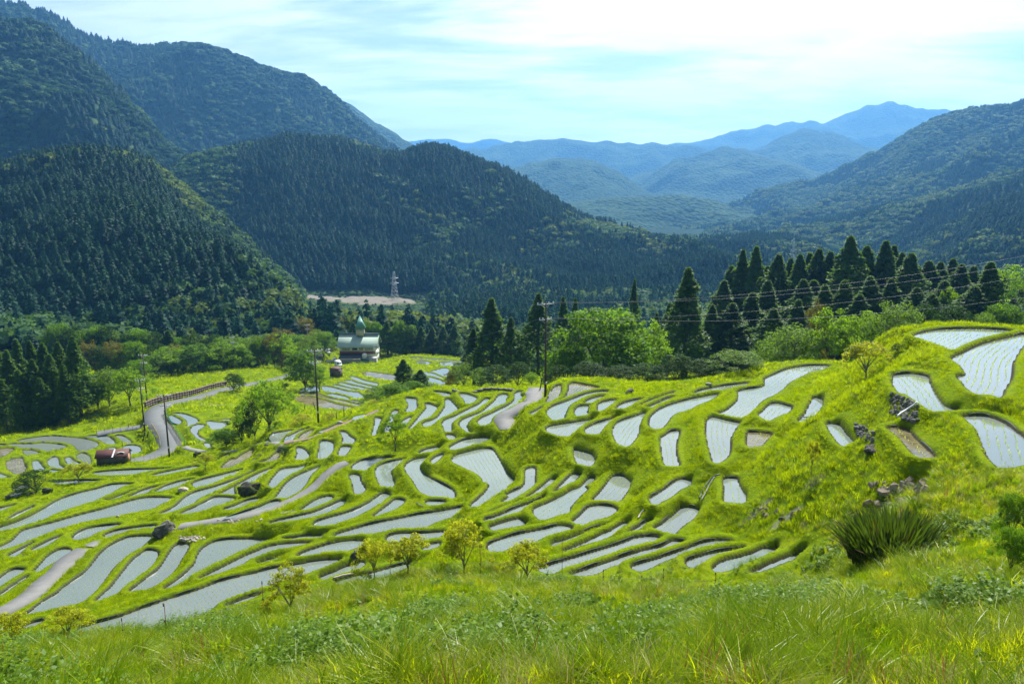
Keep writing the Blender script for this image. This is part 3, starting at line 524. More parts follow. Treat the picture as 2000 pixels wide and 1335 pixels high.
MISC = [(600,810,143),(440,755,172),(300,800,149),(375,780,160),(560,735,192),(640,675,268),(700,706,248),(760,704,250),(660,705,244),(590,745,185),(480,720,205),(350,755,176),(200,790,158),(160,825,148),
        (30,850,150),(800,680,285),(880,665,300),(620,650,300),(280,845,138)]
WORLD = [  # x, y, height: ground hidden behind rims, valley floor
        (35,150,22),(45,92,37),(60,92,39),(10,108,30),(-12,118,27),(28,92,36),(75,170,24),(22,130,27),(10,140,25),(-8,135,24),(62,112,34),(95,130,36),(120,110,44),(100,85,45),(75,75,44),(50,100,36),(60,200,12),(110,200,14),(0,200,8),(150,160,30),
        (-20,160,16),(40,120,30),(130,60,48),(90,50,46),(60,30,50),(40,10,54),(20,3,56),(0,3,56.2),(-15,4,55),(-40,8,50),(-60,40,30),(-90,60,20),(-120,100,14),(-110,140,13),(-140,180,8),(-60,55,23),(-80,80,18),
        (-98,228,3),(-83,233,2),(-112,222,5),(-72,243,1),(-125,215,7),(0,300,-12),(80,300,-10),(160,280,0),(-150,300,0),(-90,310,0),(-220,260,10),(-60,420,-18),(-130,450,-14),(-250,420,-2),(60,450,-22),(180,450,-14),(300,400,0),(250,250,14),(200,120,40),(300,200,30),
        (-90,560,-29),(-120,650,-32),(-60,660,-33),(-90,760,-34),(0,600,-34),(100,650,-34),(250,700,-30),(400,700,-20),(-300,700,-20),(-200,600,-22),(-400,500,5),(-500,800,0),(500,500,5),(0,900,-40),(300,1000,-40),(-300,1000,-30),(600,900,-20)]


PAD = []
for (tile, zone, label, txt), z in zip(PADDIES, LEVELS):
    ox, oy, sc = TILES[tile]
    P = np.array([[float(c) for c in p.split(',')] for p in txt.split()]) / sc + np.array([ox, oy])
    S = smooth_closed(P, 3)
    x, y = at_level(S[:, 0], S[:, 1], z)
    poly = np.stack([x, y], 1)
    if area(poly) < 0: poly = poly[::-1]; S = S[::-1]
    PAD.append(dict(px=S, z=z, zone=zone, label=label, poly=poly, bb=(x.min(), y.min(), x.max(), y.max()), c=poly.mean(0)))

# ---- smooth lie of the land
def _base():
    pts, vals = [], []
    for L in (FORE, MISC):
        for px, py, d in L:
            x, y, z = at_depth(px, py, d); pts.append((x, y)); vals.append(z)
    for x, y, z in WORLD: pts.append((x, y)); vals.append(z)
    for p in PAD:
        st = max(6, len(p['poly']) // 5)
        for q in p['poly'][::st]: pts.append(tuple(q)); vals.append(p['z'] + 0.1)
    return TPS(pts, vals, 2e-3)
BASE = _base()

# ---- grid of the ground sheet: rows by distance, columns by bearing
NA = 640
AZ = np.linspace(math.radians(-45), math.radians(45), NA)
RR = np.concatenate([np.geomspace(2.5, 34, 110, endpoint=False), np.linspace(34, 120, 520, endpoint=False),
                     np.geomspace(120, 300, 190, endpoint=False), np.geomspace(300, 1000, 70, endpoint=False), np.geomspace(1000, 7800, 40)])
NR = len(RR)
GA, GR = np.meshgrid(AZ, RR)
GX, GY = GR * np.sin(GA), GR * np.cos(GA)

def _coarse(f, sa=4, sr=3):
    ia = np.unique(np.r_[np.arange(0, NA, sa), NA - 1]); ir = np.unique(np.r_[np.arange(0, NR, sr), NR - 1])
    c = f(GX[np.ix_(ir, ia)], GY[np.ix_(ir, ia)])
    t = np.empty((len(ir), NA))
    for k in range(len(ir)): t[k] = np.interp(np.arange(NA), ia, c[k])
    out = np.empty((NR, NA))
    for k in range(NA): out[:, k] = np.interp(np.arange(NR), ir, t[:, k])
    return out
H = _coarse(BASE)
_far = sstep(500, 900, GR)
H = H * (1 - _far) + (-36 - 14 * sstep(900, 4000, GR)) * _far
HB = H.copy()
WATER = np.full((NR, NA), -1, int)      # which field covers a grid point
LVL = np.zeros((NR, NA))
EDGE = np.full((NR, NA), 99.0)          # distance to the nearest water edge
RAD = 8.0
_CAP = np.full((NR, NA), 1e3); _FLO = np.full((NR, NA), -1e3); _HRD = np.full((NR, NA), -1e3)
_W = np.zeros((NR, NA)); _S = np.zeros((NR, NA)); _B = np.zeros((NR, NA))
for k, p in enumerate(PAD):
    x0, y0, x1, y1 = p['bb']
    far = p['zone'] == 'f'
    R_ = RAD * (1.6 if far else 1.0)
    m = (GX > x0 - R_) & (GX < x1 + R_) & (GY > y0 - R_) & (GY < y1 + R_)
    X, Y = GX[m], GY[m]
    pl = p['poly']
    d, wh = seg_dist(X, Y, pl)
    ins = inside(X, Y, pl)
    n = len(pl); i0 = wh.astype(int) % n; fr = (wh - np.floor(wh))[:, None]
    q = pl[i0] * (1 - fr) + pl[(i0 + 1) % n] * fr
    out = np.stack([X, Y], 1) - q
    away = (out[:, 0] * q[:, 0] + out[:, 1] * q[:, 1]) / (np.hypot(out[:, 0], out[:, 1]) * np.hypot(q[:, 0], q[:, 1]) + 1e-6)
    hb = 0.10 + 0.06 * np.clip(away * 1.5, -1, 1)                     # bund a little taller on the downhill (far) side
    if far: hb = hb * 1.5
    dd = np.maximum(d, 0.05)
    w = np.where(d < R_, ((R_ - d) / (R_ * dd)) ** 2, 0.0)
    w = np.where(ins, 1e5, w)
    _W[m] += w; _S[m] += w * (p['z'] + np.where(ins, -0.10 * sstep(0, 0.35, d) - 0.01, 0.05))
    _CAP[m] = np.minimum(_CAP[m], p['z'] + 0.16 + 0.85 * np.maximum(d - 0.25, 0))
    _FLO[m] = np.maximum(_FLO[m], p['z'] + 0.10 - 0.95 * np.maximum(d - 0.55, 0))
    _HRD[m] = np.maximum(_HRD[m], p['z'] + 0.06 - 2.6 * np.maximum(d - 0.5, 0))
    bump = hb * sstep(0.0, 0.22, d) * (1 - sstep(0.40, 0.95, d))
    _B[m] = np.maximum(_B[m], np.where(ins, 0, bump))
    e = EDGE[m]; LVL[m] = np.where(np.abs(e) > d, p['z'], LVL[m]); EDGE[m] = np.where(ins, -d, np.where(np.abs(e) > d, np.where(e < 0, e, d), e))
    ww = WATER[m]; ww[ins] = k; WATER[m] = ww
_w0 = 0.012
H = (_S + _w0 * H) / (_W + _w0)
_lim = (WATER < 0) & (EDGE < RAD)
_c = np.where(_CAP < _FLO, 0.5 * (_CAP + _FLO), _CAP); _f = np.where(_CAP < _FLO, _c, _FLO)
_fade = sstep(RAD, RAD * 0.55, EDGE)
H = np.where(_lim, H + (np.clip(H, _f, _c) - H) * _fade, H)
H = np.where(_lim, np.maximum(H, _HRD), H) + _B
_dry = WATER < 0
_rough = np.where(_dry, sstep(0.4, 3.0, EDGE), 0)
H = H + _rough * ((fbm(GX / 3.1, GY / 3.1, 3) - 0.5) * (0.36 + 0.8 * sstep(36, 26, GR) * sstep(3, 8, GR)) + (fbm(GX / 0.9, GY / 0.9, 2) - 0.5) * 0.14) * sstep(2000, 200, GR)

def _lookup(A, x, y):
    x = np.asarray(x, float); y = np.asarray(y, float)
    a = np.clip((np.arctan2(x, y) - AZ[0]) / (AZ[1] - AZ[0]), 0, NA - 1.001)
    r = np.clip(np.interp(np.hypot(x, y), RR, np.arange(NR)), 0, NR - 1.001)
    ai = a.astype(int); ri = r.astype(int); u = a - ai; v = r - ri
    return (A[ri, ai] * (1 - u) + A[ri, ai + 1] * u) * (1 - v) + (A[ri + 1, ai] * (1 - u) + A[ri + 1, ai + 1] * u) * v
def ground(x, y): return _lookup(H, x, y)
def hit(px, py, start=3.0, stop=900.0):
    """where the sight line through a point of the photograph meets the ground"""
    dx, dy, dz = ray(px, py)
    t = np.geomspace(start, stop, 2500) / dy
    z = CAMZ + dz * t; g = ground(dx * t, dy * t)
    b = np.nonzero(z < g)[0]
    if len(b) == 0: return dx * t[-1], dy * t[-1], float(g[-1])
    i = max(b[0], 1); f0 = z[i - 1] - g[i - 1]; f1 = z[i] - g[i]
    s = t[i - 1] + (t[i] - t[i - 1]) * f0 / (f0 - f1 + 1e-9)
    return float(dx * s), float(dy * s), float(ground(dx * s, dy * s))
# ------------------------------------------------------------------ tracks, road, bare patches
def tpx(tile, txt):
    ox, oy, sc = TILES[tile]
    return [(float(a) / sc + ox, float(b) / sc + oy) for a, b in (q.split(',') for q in txt.split())]
TRACKS = [  # name, width, label, places
 ('road', 3.7, 'grey asphalt road bending down past the poles and the rusty shed',
  [(655,664),(642,671),(628,684),(612,702),(590,722),(555,736),(500,748),(438,760.5),(393,774.4),(355,782.8),(325,790),(306,799),(301,810),(304,825),(316,838),(327,855),(332,868),(326,880),(299,892),(270,899),(246,904)]),
 ('road', 3.0, 'grey side road branching off towards the cedars', [(296,829),(283,832),(249,837),(215,842.5),(183,848)]),
 ('path', 1.9, 'concrete path climbing at the lower left of the terraces', tpx('B', '-150,1040 -60,1000 30,965 115,930 205,872 315,795 415,710 510,625 600,540 700,455 800,385 870,348')),
 ('path', 1.7, 'short concrete slab at the upper end of the lower left path', tpx('B', '890,338 940,315 1000,290 1045,270')),
 ('path', 1.5, 'concrete path winding through the middle of the terraces', tpx('C', '245,1042 420,1015 650,982 850,950 1025,912 1175,870 1305,820 1425,765 1535,690 1625,615 1720,520 1820,445 1955,398')),
 ('path', 2.1, 'concrete path running up to the tall pole on the crest', tpx('G', '740,185 722,215 720,245 708,315 645,355 545,405 465,450 420,495 435,545 470,600')),
 ('path', 1.0, 'brown earth track along the crest above the paddies', tpx('E', '-225,625 -110,605 0,588 150,530 300,465 450,405 570,368 650,328 720,288')),
 ('path', 1.2, 'narrow grey footpath in the shade of the dark tree', tpx('C', '290,262 420,298 560,320 680,312 800,295 920,262 1000,235 1110,212 1180,222 1230,255')),
]
def _dense(pts, step=0.8):
    P = smooth_open(pts, 6); s = np.r_[0, np.cumsum(np.hypot(*np.diff(P[:, :2], axis=0).T))]
    t = np.arange(0, s[-1], step)
    return np.stack([np.interp(t, s, P[:, i]) for i in range(P.shape[1])], 1)
TRACK_LINES = []
ONPATH = np.full((NR, NA), 99.0)
for name, wid, label, pts in TRACKS:
    q = smooth_open(pts, 4); z = np.array([hit(a, b, 20.0)[2] for a, b in q])
    for _ in range(8):                                          # even out the long profile
        zp = np.r_[[z[0]] * 3, z, [z[-1]] * 3]; z = np.convolve(zp, np.ones(7) / 7, 'valid')
    xx, yy = at_level(q[:, 0], q[:, 1], z)
    L = _dense(np.stack([xx, yy, z + 0.03], 1))
    TRACK_LINES.append((name, wid, label, L))
for name, wid, label, L in TRACK_LINES:
    x0, y0 = L[:, 0].min() - 6, L[:, 1].min() - 6; x1, y1 = L[:, 0].max() + 6, L[:, 1].max() + 6
    m = (GX > x0) & (GX < x1) & (GY > y0) & (GY < y1)
    d, wh = seg_dist(GX[m], GY[m], L[::2], closed=False)
    zz = np.interp(np.clip(wh * 2, 0, len(L) - 1), np.arange(len(L)), L[:, 2])
    b = 1 - sstep(wid / 2 + 0.15, wid / 2 + (1.8 if wid > 2.5 else 1.0), d)
    b = np.where(WATER[m] >= 0, 0, b)
    h = H[m]; H[m] = h * (1 - b) + (zz - 0.06) * b
    ONPATH[m] = np.minimum(ONPATH[m], d - wid / 2)

BARE = np.zeros((NR, NA))
SOILS = [(1480,996,40,6,.8),(1540,1006,36,7,.85),(1750,972,58,8,1),(375,1052,30,9,1),(470,1017,48,8,1),(565,1000,16,4,1),(700,1222,85,13,.8),(1020,1228,60,9,.5),(560,1245,40,8,.5),
         (1240,1035,8,6,.7),(500,893,20,5,.6),(545,880,9,8,.7),(1590,940,20,8,.5),(1860,1000,14,10,.5),(700,905,5,3,.6),(410,790,45,8,.5)]
for px, py, rx, ry, s in SOILS:
    x, y, z = hit(px, py); d = math.hypot(x, y)
    mx = rx * y / FPX; dep = math.atan2(CAMZ - z, d); my = ry * y / FPX / max(0.2, math.sin(dep + 0.2))
    m = (np.abs(GX - x) < mx * 2.2) & (np.abs(GY - y) < my * 2.2)
    q = np.hypot((GX[m] - x) / mx, (GY[m] - y) / my) + (fbm(GX[m] / 0.8, GY[m] / 0.8, 3) - 0.5) * 1.1
    BARE[m] = np.maximum(BARE[m], s * (1 - sstep(0.7, 1.1, q)))
# the landslip below the flat stone: a hollow scooped into the bank, clods below it
_x, _y, _z = hit(1755, 956)
_m = (np.abs(GX - _x) < 4) & (np.abs(GY - _y) < 4)
_q = np.hypot((GX[_m] - _x) / 1.9, (GY[_m] - _y + 0.15) / 0.9)
H[_m] -= 0.5 * (1 - sstep(0.3, 1.1, _q)) * sstep(0.7, 1.7, EDGE[_m]) - 0.25 * BARE[_m] * (fbm(GX[_m] / 0.35, GY[_m] / 0.35, 3) - 0.5)
# the tidy spoil ground on the far valley floor
_x, _y, _z = hit(705, 588)
QX, QY = _x, _y
_q = np.hypot((GX - QX) / 46, (GY - QY) / 34)
QUARRY = 1 - sstep(0.85, 1.1, _q + (fbm(GX / 22, GY / 22, 2) - 0.5) * 0.5)
H += QUARRY * (fbm(GX / 15, GY / 15, 3) - 0.35) * 7
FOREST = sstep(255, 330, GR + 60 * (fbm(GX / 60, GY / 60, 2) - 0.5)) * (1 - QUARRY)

# ---- ground sheet
t = NT('ground')
P = t.geo()
def _at(n): return t.n('ShaderNodeAttribute', attribute_name=n).outputs['Fac']
n1 = t.noise(0.35, 5, 0.6, P); n2 = t.noise(3.0, 4, 0.6, P); n3 = t.noise(16, 3, 0.6, P)
g = t.ramp(t.math('ADD', t.math('MULTIPLY', n1, 0.6), t.math('MULTIPLY', n2, 0.4)), [(0.30, (0.062, 0.106, 0.002)), (0.5, (0.130, 0.180, 0.002)), (0.68, (0.185, 0.212, 0.004))])
g = t.mix(t.rng(n3, 0.35, 0.65, 0, 0.5), g, (0.035, 0.085, 0.003))
soil = t.ramp(t.math('ADD', t.math('MULTIPLY', n2, 0.5), t.math('MULTIPLY', n3, 0.5)), [(0.32, (0.075, 0.064, 0.050)), (0.5, (0.155, 0.140, 0.116)), (0.68, (0.26, 0.245, 0.215))])
mud = t.mix(n2, (0.020, 0.020, 0.014), (0.045, 0.038, 0.026))
c = t.mix(_at('bare'), g, soil)
c = t.mix(_at('mud'), c, mud)
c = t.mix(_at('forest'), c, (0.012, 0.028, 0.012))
hgt = t.math('ADD', t.math('MULTIPLY', n3, 0.5), n2)
M_GROUND = t.done(t.bsdf(c, 0.9, t.bump(hgt, 0.06, 0.7), 0.02))
MUD = np.where(WATER >= 0, 1.0, (1 - sstep(0.02, 0.20, EDGE + 0.1 * (fbm(GX / 0.5, GY / 0.5, 2) - 0.5))) * (1 - sstep(0.10, 0.24, H - LVL)) * (H > LVL - 0.25))
_i = np.arange(NR * NA).reshape(NR, NA)
_F = np.stack([_i[:-1, :-1], _i[:-1, 1:], _i[1:, 1:], _i[1:, :-1]], -1).reshape(-1, 4)[:, ::-1]
_me = new_mesh('ground', np.stack([GX, GY, H], -1), _F, M_GROUND, True, {'bare': np.maximum(BARE, QUARRY), 'mud': MUD, 'forest': FOREST})
tag(add('ground', _me), 'grassy terraced hillside with bunds, banks and slopes down to the valley', kind='structure')

# ---- road and paths
M_ASPH = plain('asphalt', (0.100, 0.106, 0.104), 0.85, 0.25, 0.8, bump=0.01)
M_CONC = plain('concrete_path', (0.140, 0.138, 0.130), 0.85, 0.35, 0.9, bump=0.01)
M_DIRT = plain('track_earth', (0.16, 0.11, 0.085), 0.95, 0.4, 1.5, bump=0.02)
M_WHITE = plain('white_paint', (0.75, 0.75, 0.73), 0.6, 0.1)
for name, wid, label, L in TRACK_LINES:
    d = np.gradient(L[:, :2], axis=0); d /= np.linalg.norm(d, axis=1)[:, None] + 1e-9
    nrm = np.stack([-d[:, 1], d[:, 0]], 1)
    rows = []; wob = (fbm(np.arange(len(L)) / 3.0, np.zeros(len(L)) + wid, 3) - 0.5) * (0.5 if wid < 2.5 else 0.15)
    for off, dz in ((-1.0, -0.22), (-1.0, 0.0), (0.0, 0.03), (1.0, 0.0), (1.0, -0.22)):
        w_ = off * (wid / 2 + np.where(off < 0, wob, -wob[::-1]))
        rows.append(np.c_[L[:, :2] + nrm * w_[:, None], L[:, 2] + dz])
    V = np.stack(rows, 1); n = len(L); ii = np.arange(n * 5).reshape(n, 5)
    F = np.stack([ii[:-1, :-1], ii[1:, :-1], ii[1:, 1:], ii[:-1, 1:]], -1).reshape(-1, 4)
    mt = M_ASPH if name == 'road' else (M_DIRT if wid == 1.0 else M_CONC)
    o = tag(add(name, new_mesh(name, V, F[:, ::-1], mt)), label, kind='structure')

# ------------------------------------------------------------------ water of the paddies, seedling rows
t = NT('paddy_water')
P = t.geo()
r1 = t.noise(1.3, 3, 0.6, P, 0.5); r2 = t.noise(7.0, 2, 0.5, P)
murk = t.mix(t.noise(0.12, 3, 0.55, P), (0.085, 0.105, 0.092), (0.16, 0.178, 0.158))
murk = t.mix(t.math('MULTIPLY', t.rnd(), 0.6), murk, (0.13, 0.165, 0.14))
hh = t.math('ADD', t.math('MULTIPLY', r1, 1.0), t.math('MULTIPLY', r2, 0.25))
q = t.n('ShaderNodeBsdfPrincipled', {'Base Color': murk, 'Roughness': 0.015, 'IOR': 1.62, 'Specular IOR Level': 0.5, 'Normal': t.bump(hh, 0.02, 0.07)})
M_WATER = t.done(q.outputs[0])
t = NT('muddy_water'); P = t.geo()
mc = t.ramp(t.math('ADD', t.math('MULTIPLY', t.noise(0.5, 4, 0.6, P), 0.6), t.math('MULTIPLY', t.noise(4, 4, 0.6, P), 0.4)), [(0.36, (0.060, 0.056, 0.024)), (0.5, (0.115, 0.095, 0.048)), (0.66, (0.17, 0.15, 0.09))])
M_MUDDY = t.done(t.n('ShaderNodeBsdfPrincipled', {'Base Color': mc, 'Roughness': 0.04, 'IOR': 1.42, 'Normal': t.bump(t.noise(5, 3, 0.6, P), 0.03, 0.25)}).outputs[0])
M_RICE = leaf('rice_seedling', (0.20, 0.30, 0.03), (0.36, 0.44, 0.06), 0.55, (0.6, 0.75, 0.06))
rs = np.random.RandomState(3)
M_LINING = plain('black_lining', (0.018, 0.020, 0.021), 0.5, 0.4, 4)
for k, p in enumerate(PAD):
    pl = p['poly']; n = len(pl)
    e = np.roll(pl, -1, 0) - np.roll(pl, 1, 0); nn = np.stack([e[:, 1], -e[:, 0]], 1); nn /= np.linalg.norm(nn, axis=1)[:, None] + 1e-9
    op = pl + nn * 0.13
    c = pl.mean(0)
    V = np.c_[op - c, np.zeros(n)]
    w = add('rice_paddy', new_mesh('rice_paddy', V, np.arange(n)[None, :], M_MUDDY if any(k_ in p['label'] for k_ in ('brown', 'drained')) else M_WATER), loc=(c[0], c[1], p['z']))
    tag(w, p['label'], 'rice paddy', 'flooded rice paddies of the terraces')
    p['obj'] = w
    if p['zone'] != 'f' and rs.rand() < 0.8:            # black sheet lining on the inner face of the outer bund
        fw = (nn * (pl / np.linalg.norm(pl, axis=1)[:, None])).sum(1)
        on = fw > 0.30
        if on.any() and not on.all():
            st = int(np.nonzero(~on)[0][0]); idx = [(st + k_) % n for k_ in range(n)]; runs = []; cur = []
            for k_ in idx:
                if on[k_]: cur.append(k_)
                elif cur: runs.append(cur); cur = []
            if cur: runs.append(cur)
            for rn in runs:
                Vl, Fl = [], []; o_ = 0
                if len(rn) < 5: continue
                a_ = pl[rn] + nn[rn] * 0.05; b_ = pl[rn] + nn[rn] * 0.085
                hgt = 0.15 + 0.05 * np.sin(np.arange(len(rn)) * 0.9 + k) * (rs.rand() + 0.3); hgt[[0, -1]] *= 0.4
                for q_, (x_, y_) in enumerate(zip(a_, b_)):
                    Vl += [(x_[0] - c[0], x_[1] - c[1], -0.08), (x_[0] - c[0], x_[1] - c[1], hgt[q_]), (y_[0] - c[0], y_[1] - c[1], hgt[q_]), (y_[0] - c[0], y_[1] - c[1], -0.08)]
                m_ = len(rn)
                for q_ in range(m_ - 1):
                    for e_ in range(3): Fl.append((o_ + 4 * q_ + e_, o_ + 4 * q_ + 4 + e_, o_ + 4 * q_ + 5 + e_, o_ + 4 * q_ + 1 + e_))
                if Fl: add('bund_lining', new_mesh('bund_lining', np.array(Vl), np.array(Fl), M_LINING), w)
    if p['zone'] == 'f' or c[1] > 125: continue
    u_, s_, vt = np.linalg.svd(pl - c); ax = vt[0]; 
    ang = math.atan2(ax[1], ax[0]) + (0 if s_[0] > 2.2 * s_[1] else 0.25)
    ca, sa = math.cos(ang), math.sin(ang)
    Q = (pl - c) @ np.array([[ca, -sa], [sa, ca]])
    dr, dt = 0.40, 0.30
    gx, gy = np.meshgrid(np.arange(Q[:, 0].min(), Q[:, 0].max(), dt), np.arange(Q[:, 1].min(), Q[:, 1].max(), dr))
    gx = gx.ravel(); gy = gy.ravel() + 0.25 * np.sin(gx * 0.35 + k)
    gx = gx + rs.randn(len(gx)) * 0.03; gy = gy + rs.randn(len(gy)) * 0.025
    m = inside(gx, gy, Q); gx, gy = gx[m], gy[m]
    if len(gx) == 0: continue
    d, _ = seg_dist(gx, gy, Q[::2]); m = (d > 0.28) & (rs.rand(len(gx)) < 0.93); gx, gy = gx[m], gy[m]
    if len(gx) == 0: continue
    X = gx * ca - gy * sa; Y = gx * sa + gy * ca
    N = len(X); nb = 3
    th = rs.rand(N, nb) * 6.283; le = 0.09 + 0.07 * rs.rand(N, nb); wd = 0.014
    bx = X[:, None] + 0.015 * np.cos(th); by = Y[:, None] + 0.015 * np.sin(th)
    tx = X[:, None] + (0.03 + 0.05 * rs.rand(N, nb)) * np.cos(th); ty = Y[:, None] + (0.03 + 0.05 * rs.rand(N, nb)) * np.sin(th)
    pxn, pyn = -np.sin(th) * wd, np.cos(th) * wd
    V = np.stack([np.stack([bx - pxn, by - pyn, np.full_like(bx, -0.01)], -1), np.stack([bx + pxn, by + pyn, np.full_like(bx, -0.01)], -1), np.stack([tx, ty, le], -1)], 2).reshape(-1, 3)
    F = np.arange(len(V)).reshape(-1, 3)
    s = add('rice_seedlings', new_mesh('rice_seedlings', V, F, M_RICE, attrs={'lv': np.repeat(rs.rand(N * nb), 3)}), w)
    s['kind'] = 'stuff'
# ------------------------------------------------------------------ plant prototypes (meshes only; used by copies and scatters)
def rdirs(n, r):
    z = r.rand(n) * 2 - 1; a = r.rand(n) * 6.2832; q = np.sqrt(1 - z * z)
    return np.stack([q * np.cos(a), q * np.sin(a), z], 1)
def leaf_quads(cen, nrm, size, r, asp=0.6, fold=0.0):
    """one four-cornered leaf (diamond) per centre, facing nrm, of length size"""
    n = len(cen)
    t = np.cross(nrm, rdirs(n, r)); t /= np.linalg.norm(t, axis=1)[:, None] + 1e-9
    b = np.cross(nrm, t)
    s = size[:, None] if hasattr(size, '__len__') else size
    L = t * s * 0.5; W = b * s * 0.5 * asp
    V = np.stack([cen - L, cen + W - nrm * s * fold, cen + L, cen - W - nrm * s * fold], 1).reshape(-1, 3)
    return V, np.arange(4 * n).reshape(n, 4)
def leaf_mesh(name, parts, mat):
    Vs, Fs, A = [], [], []; o = 0
    for V, F, lv in parts:
        Vs.append(V); Fs.append(F + o); A.append(np.repeat(lv, F.shape[1])); o += len(V)
    return new_mesh(name, np.concatenate(Vs), np.concatenate(Fs), mat, attrs={'lv': np.concatenate(A)})
def crown_clumps(centres, radii, per, lsize, r, asp=0.6, droop=0.2, lvc=None):
    """leaf clumps: leaves sit mostly on the shell of each small clump, outer ones brighter"""
    parts = []
    for i, (c, q) in enumerate(zip(centres, radii)):
        d = rdirs(per, r); rad = (0.55 + 0.5 * r.rand(per))[:, None]
        P = np.asarray(c) + d * rad * np.asarray(q)
        N = d + rdirs(per, r) * 0.9 + np.array([0, 0, 0.5]); N /= np.linalg.norm(N, axis=1)[:, None]
        V, F = leaf_quads(P, N, lsize * (0.7 + 0.6 * r.rand(per)), r, asp, 0.12)
        base = r.rand() if lvc is None else lvc[i]
        parts.append((V, F, np.clip(0.55 * base + 0.45 * r.rand(per), 0, 1)))
    return parts

def cedar_crown(seed, mat, n_clump=300, per=20, slim=0.17, leafs=0.066, low=0.10, name='crown'):
    """Japanese cedar, unit height: drooping sprays in ragged tiers, narrow top"""
    r = np.random.RandomState(seed); C, Q = [], []
    for i in range(n_clump):
        h = low + (1 - low) * ((i + r.rand()) / n_clump) ** 0.80
        hn = (h - low) / (1 - low)
        prof = slim * 1.12 * (1 - hn) ** 0.90 * (0.72 + 0.28 * min(1, hn * 5)) + 0.004
        pb = prof
        prof *= 0.5 + 1.0 * vnoise(h * 11 + seed * 3.3, seed * 1.7 + math.floor(i * 2.399 / 1.57) % 4 * 5.1)
        a = i * 2.399 + r.rand() * 0.8; rr = prof * (0.5 + 0.6 * r.rand())
        C.append((rr * math.cos(a), rr * math.sin(a), h - rr * 0.25)); s = 0.006 + (0.20 + 0.12 * r.rand()) * pb
        Q.append((s, s, s * 0.85))
    C.append((0, 0, 0.985)); Q.append((0.005, 0.005, 0.02))
    return leaf_mesh(name, crown_clumps(C, Q, per, leafs * 0.5, r, 0.38, 0.3), mat)
def trunk_mesh(seed, mat, h=1.0, r0=0.018, bend=0.01, limbs=None, name='trunk', n=7):
    r = np.random.RandomState(seed); b = MB(); k = 6
    pts = [(bend * math.sin(i * 1.7 + seed) * (i > 0), bend * math.cos(i * 1.3 + seed) * (i > 0), -0.02 * h + h * 1.02 * i / k) for i in range(k + 1)]
    b.tube(pts, [r0 * (1.35 if i == 0 else 1) * (1 - 0.82 * i / k) for i in range(k + 1)], n)
    for (p0, p1, ra) in (limbs or []):
        p0, p1 = Vector(p0), Vector(p1); m = (p0 + p1) / 2 + Vector((r.randn() * 0.03, r.randn() * 0.03, 0.04)) * (p1 - p0).length
        b.tube([p0, m, p1], [ra, ra * 0.65, ra * 0.25], 5)
    return b.mesh(name, mat, True)
def broad_tree(seed, cmat, tmat, n_clump=70, per=60, spread=0.45, base=0.28, leafs=0.035, flat=1.0, trunks=1, gap=0.0):
    """broad-leaved tree of unit height: forked limbs carrying separate leaf clumps"""
    r = np.random.RandomState(seed); C, Q, limbs = [], [], []
    nl = 7
    heads = []
    for i in range(nl):
        a = i * 2.4 + r.rand() * 0.9; q = spread * (0.45 + 0.4 * r.rand()) * (0.3 if i == 0 else 1)
        heads.append(Vector((q * math.cos(a), q * math.sin(a), base + (1 - base) * (0.45 + 0.33 * r.rand() + (0.15 if i == 0 else 0)))))
        z0 = base * (0.55 + 0.6 * r.rand())
        limbs.append(((0, 0, z0), tuple(heads[-1]), 0.012))
    for i in range(n_clump):
        hd = heads[r.randint(nl)]; d = Vector(rdirs(1, r)[0]) * (0.5 + 0.5 * r.rand())
        p = hd + Vector((d.x * spread * 0.62, d.y * spread * 0.62, d.z * (1 - base) * 0.34 * flat))
        lim = 1 - 0.04; 
        rad = math.hypot(p.x, p.y)
        top = base + (1 - base) * math.sqrt(max(0.02, 1 - (rad / (spread * 1.08)) ** 2))
        p.z = min(p.z, top - 0.04); p.z = max(p.z, base * 0.9)
        s = (0.05 + 0.05 * r.rand()) * (spread / 0.45)
        C.append(tuple(p)); Q.append((s * 1.25, s * 1.25, s * 0.75 * flat))
        if i % 4 == 0: limbs.append((tuple(hd * 0.75), tuple(p), 0.005))
    cm = leaf_mesh('crown', crown_clumps(C, Q, per, leafs, r, 0.6), cmat)
    tm = trunk_mesh(seed, tmat, base * 1.5, 0.022, 0.008, limbs)
    return tm, cm
def far_conifer(seed, mat, n=90):
    r = np.random.RandomState(seed)
    h = 0.12 + 0.86 * np.sqrt(np.arange(n) / n) ** 1.15
    h = np.sort(0.08 + 0.90 * r.rand(n) ** 0.9)
    prof = 0.19 * (1 - h) ** 0.75 * (0.7 + 0.6 * r.rand(n)) + 0.008
    a = np.arange(n) * 2.399
    P = np.stack([prof * np.cos(a), prof * np.sin(a), h], 1)
    N = np.stack([np.cos(a), np.sin(a), 0.55 + 0 * a], 1) + rdirs(n, r) * 0.35; N /= np.linalg.norm(N, axis=1)[:, None]
    V, F = leaf_quads(P, N, 0.17 * (1.15 - h * 0.75), r, 0.8, 0.15)
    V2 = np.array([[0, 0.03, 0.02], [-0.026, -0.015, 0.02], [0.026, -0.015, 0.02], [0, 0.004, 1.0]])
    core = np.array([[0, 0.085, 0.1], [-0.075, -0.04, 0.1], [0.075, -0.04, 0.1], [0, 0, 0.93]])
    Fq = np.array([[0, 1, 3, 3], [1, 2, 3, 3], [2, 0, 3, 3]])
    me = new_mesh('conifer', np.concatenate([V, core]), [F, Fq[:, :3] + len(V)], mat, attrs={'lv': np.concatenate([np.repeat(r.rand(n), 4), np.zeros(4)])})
    return me
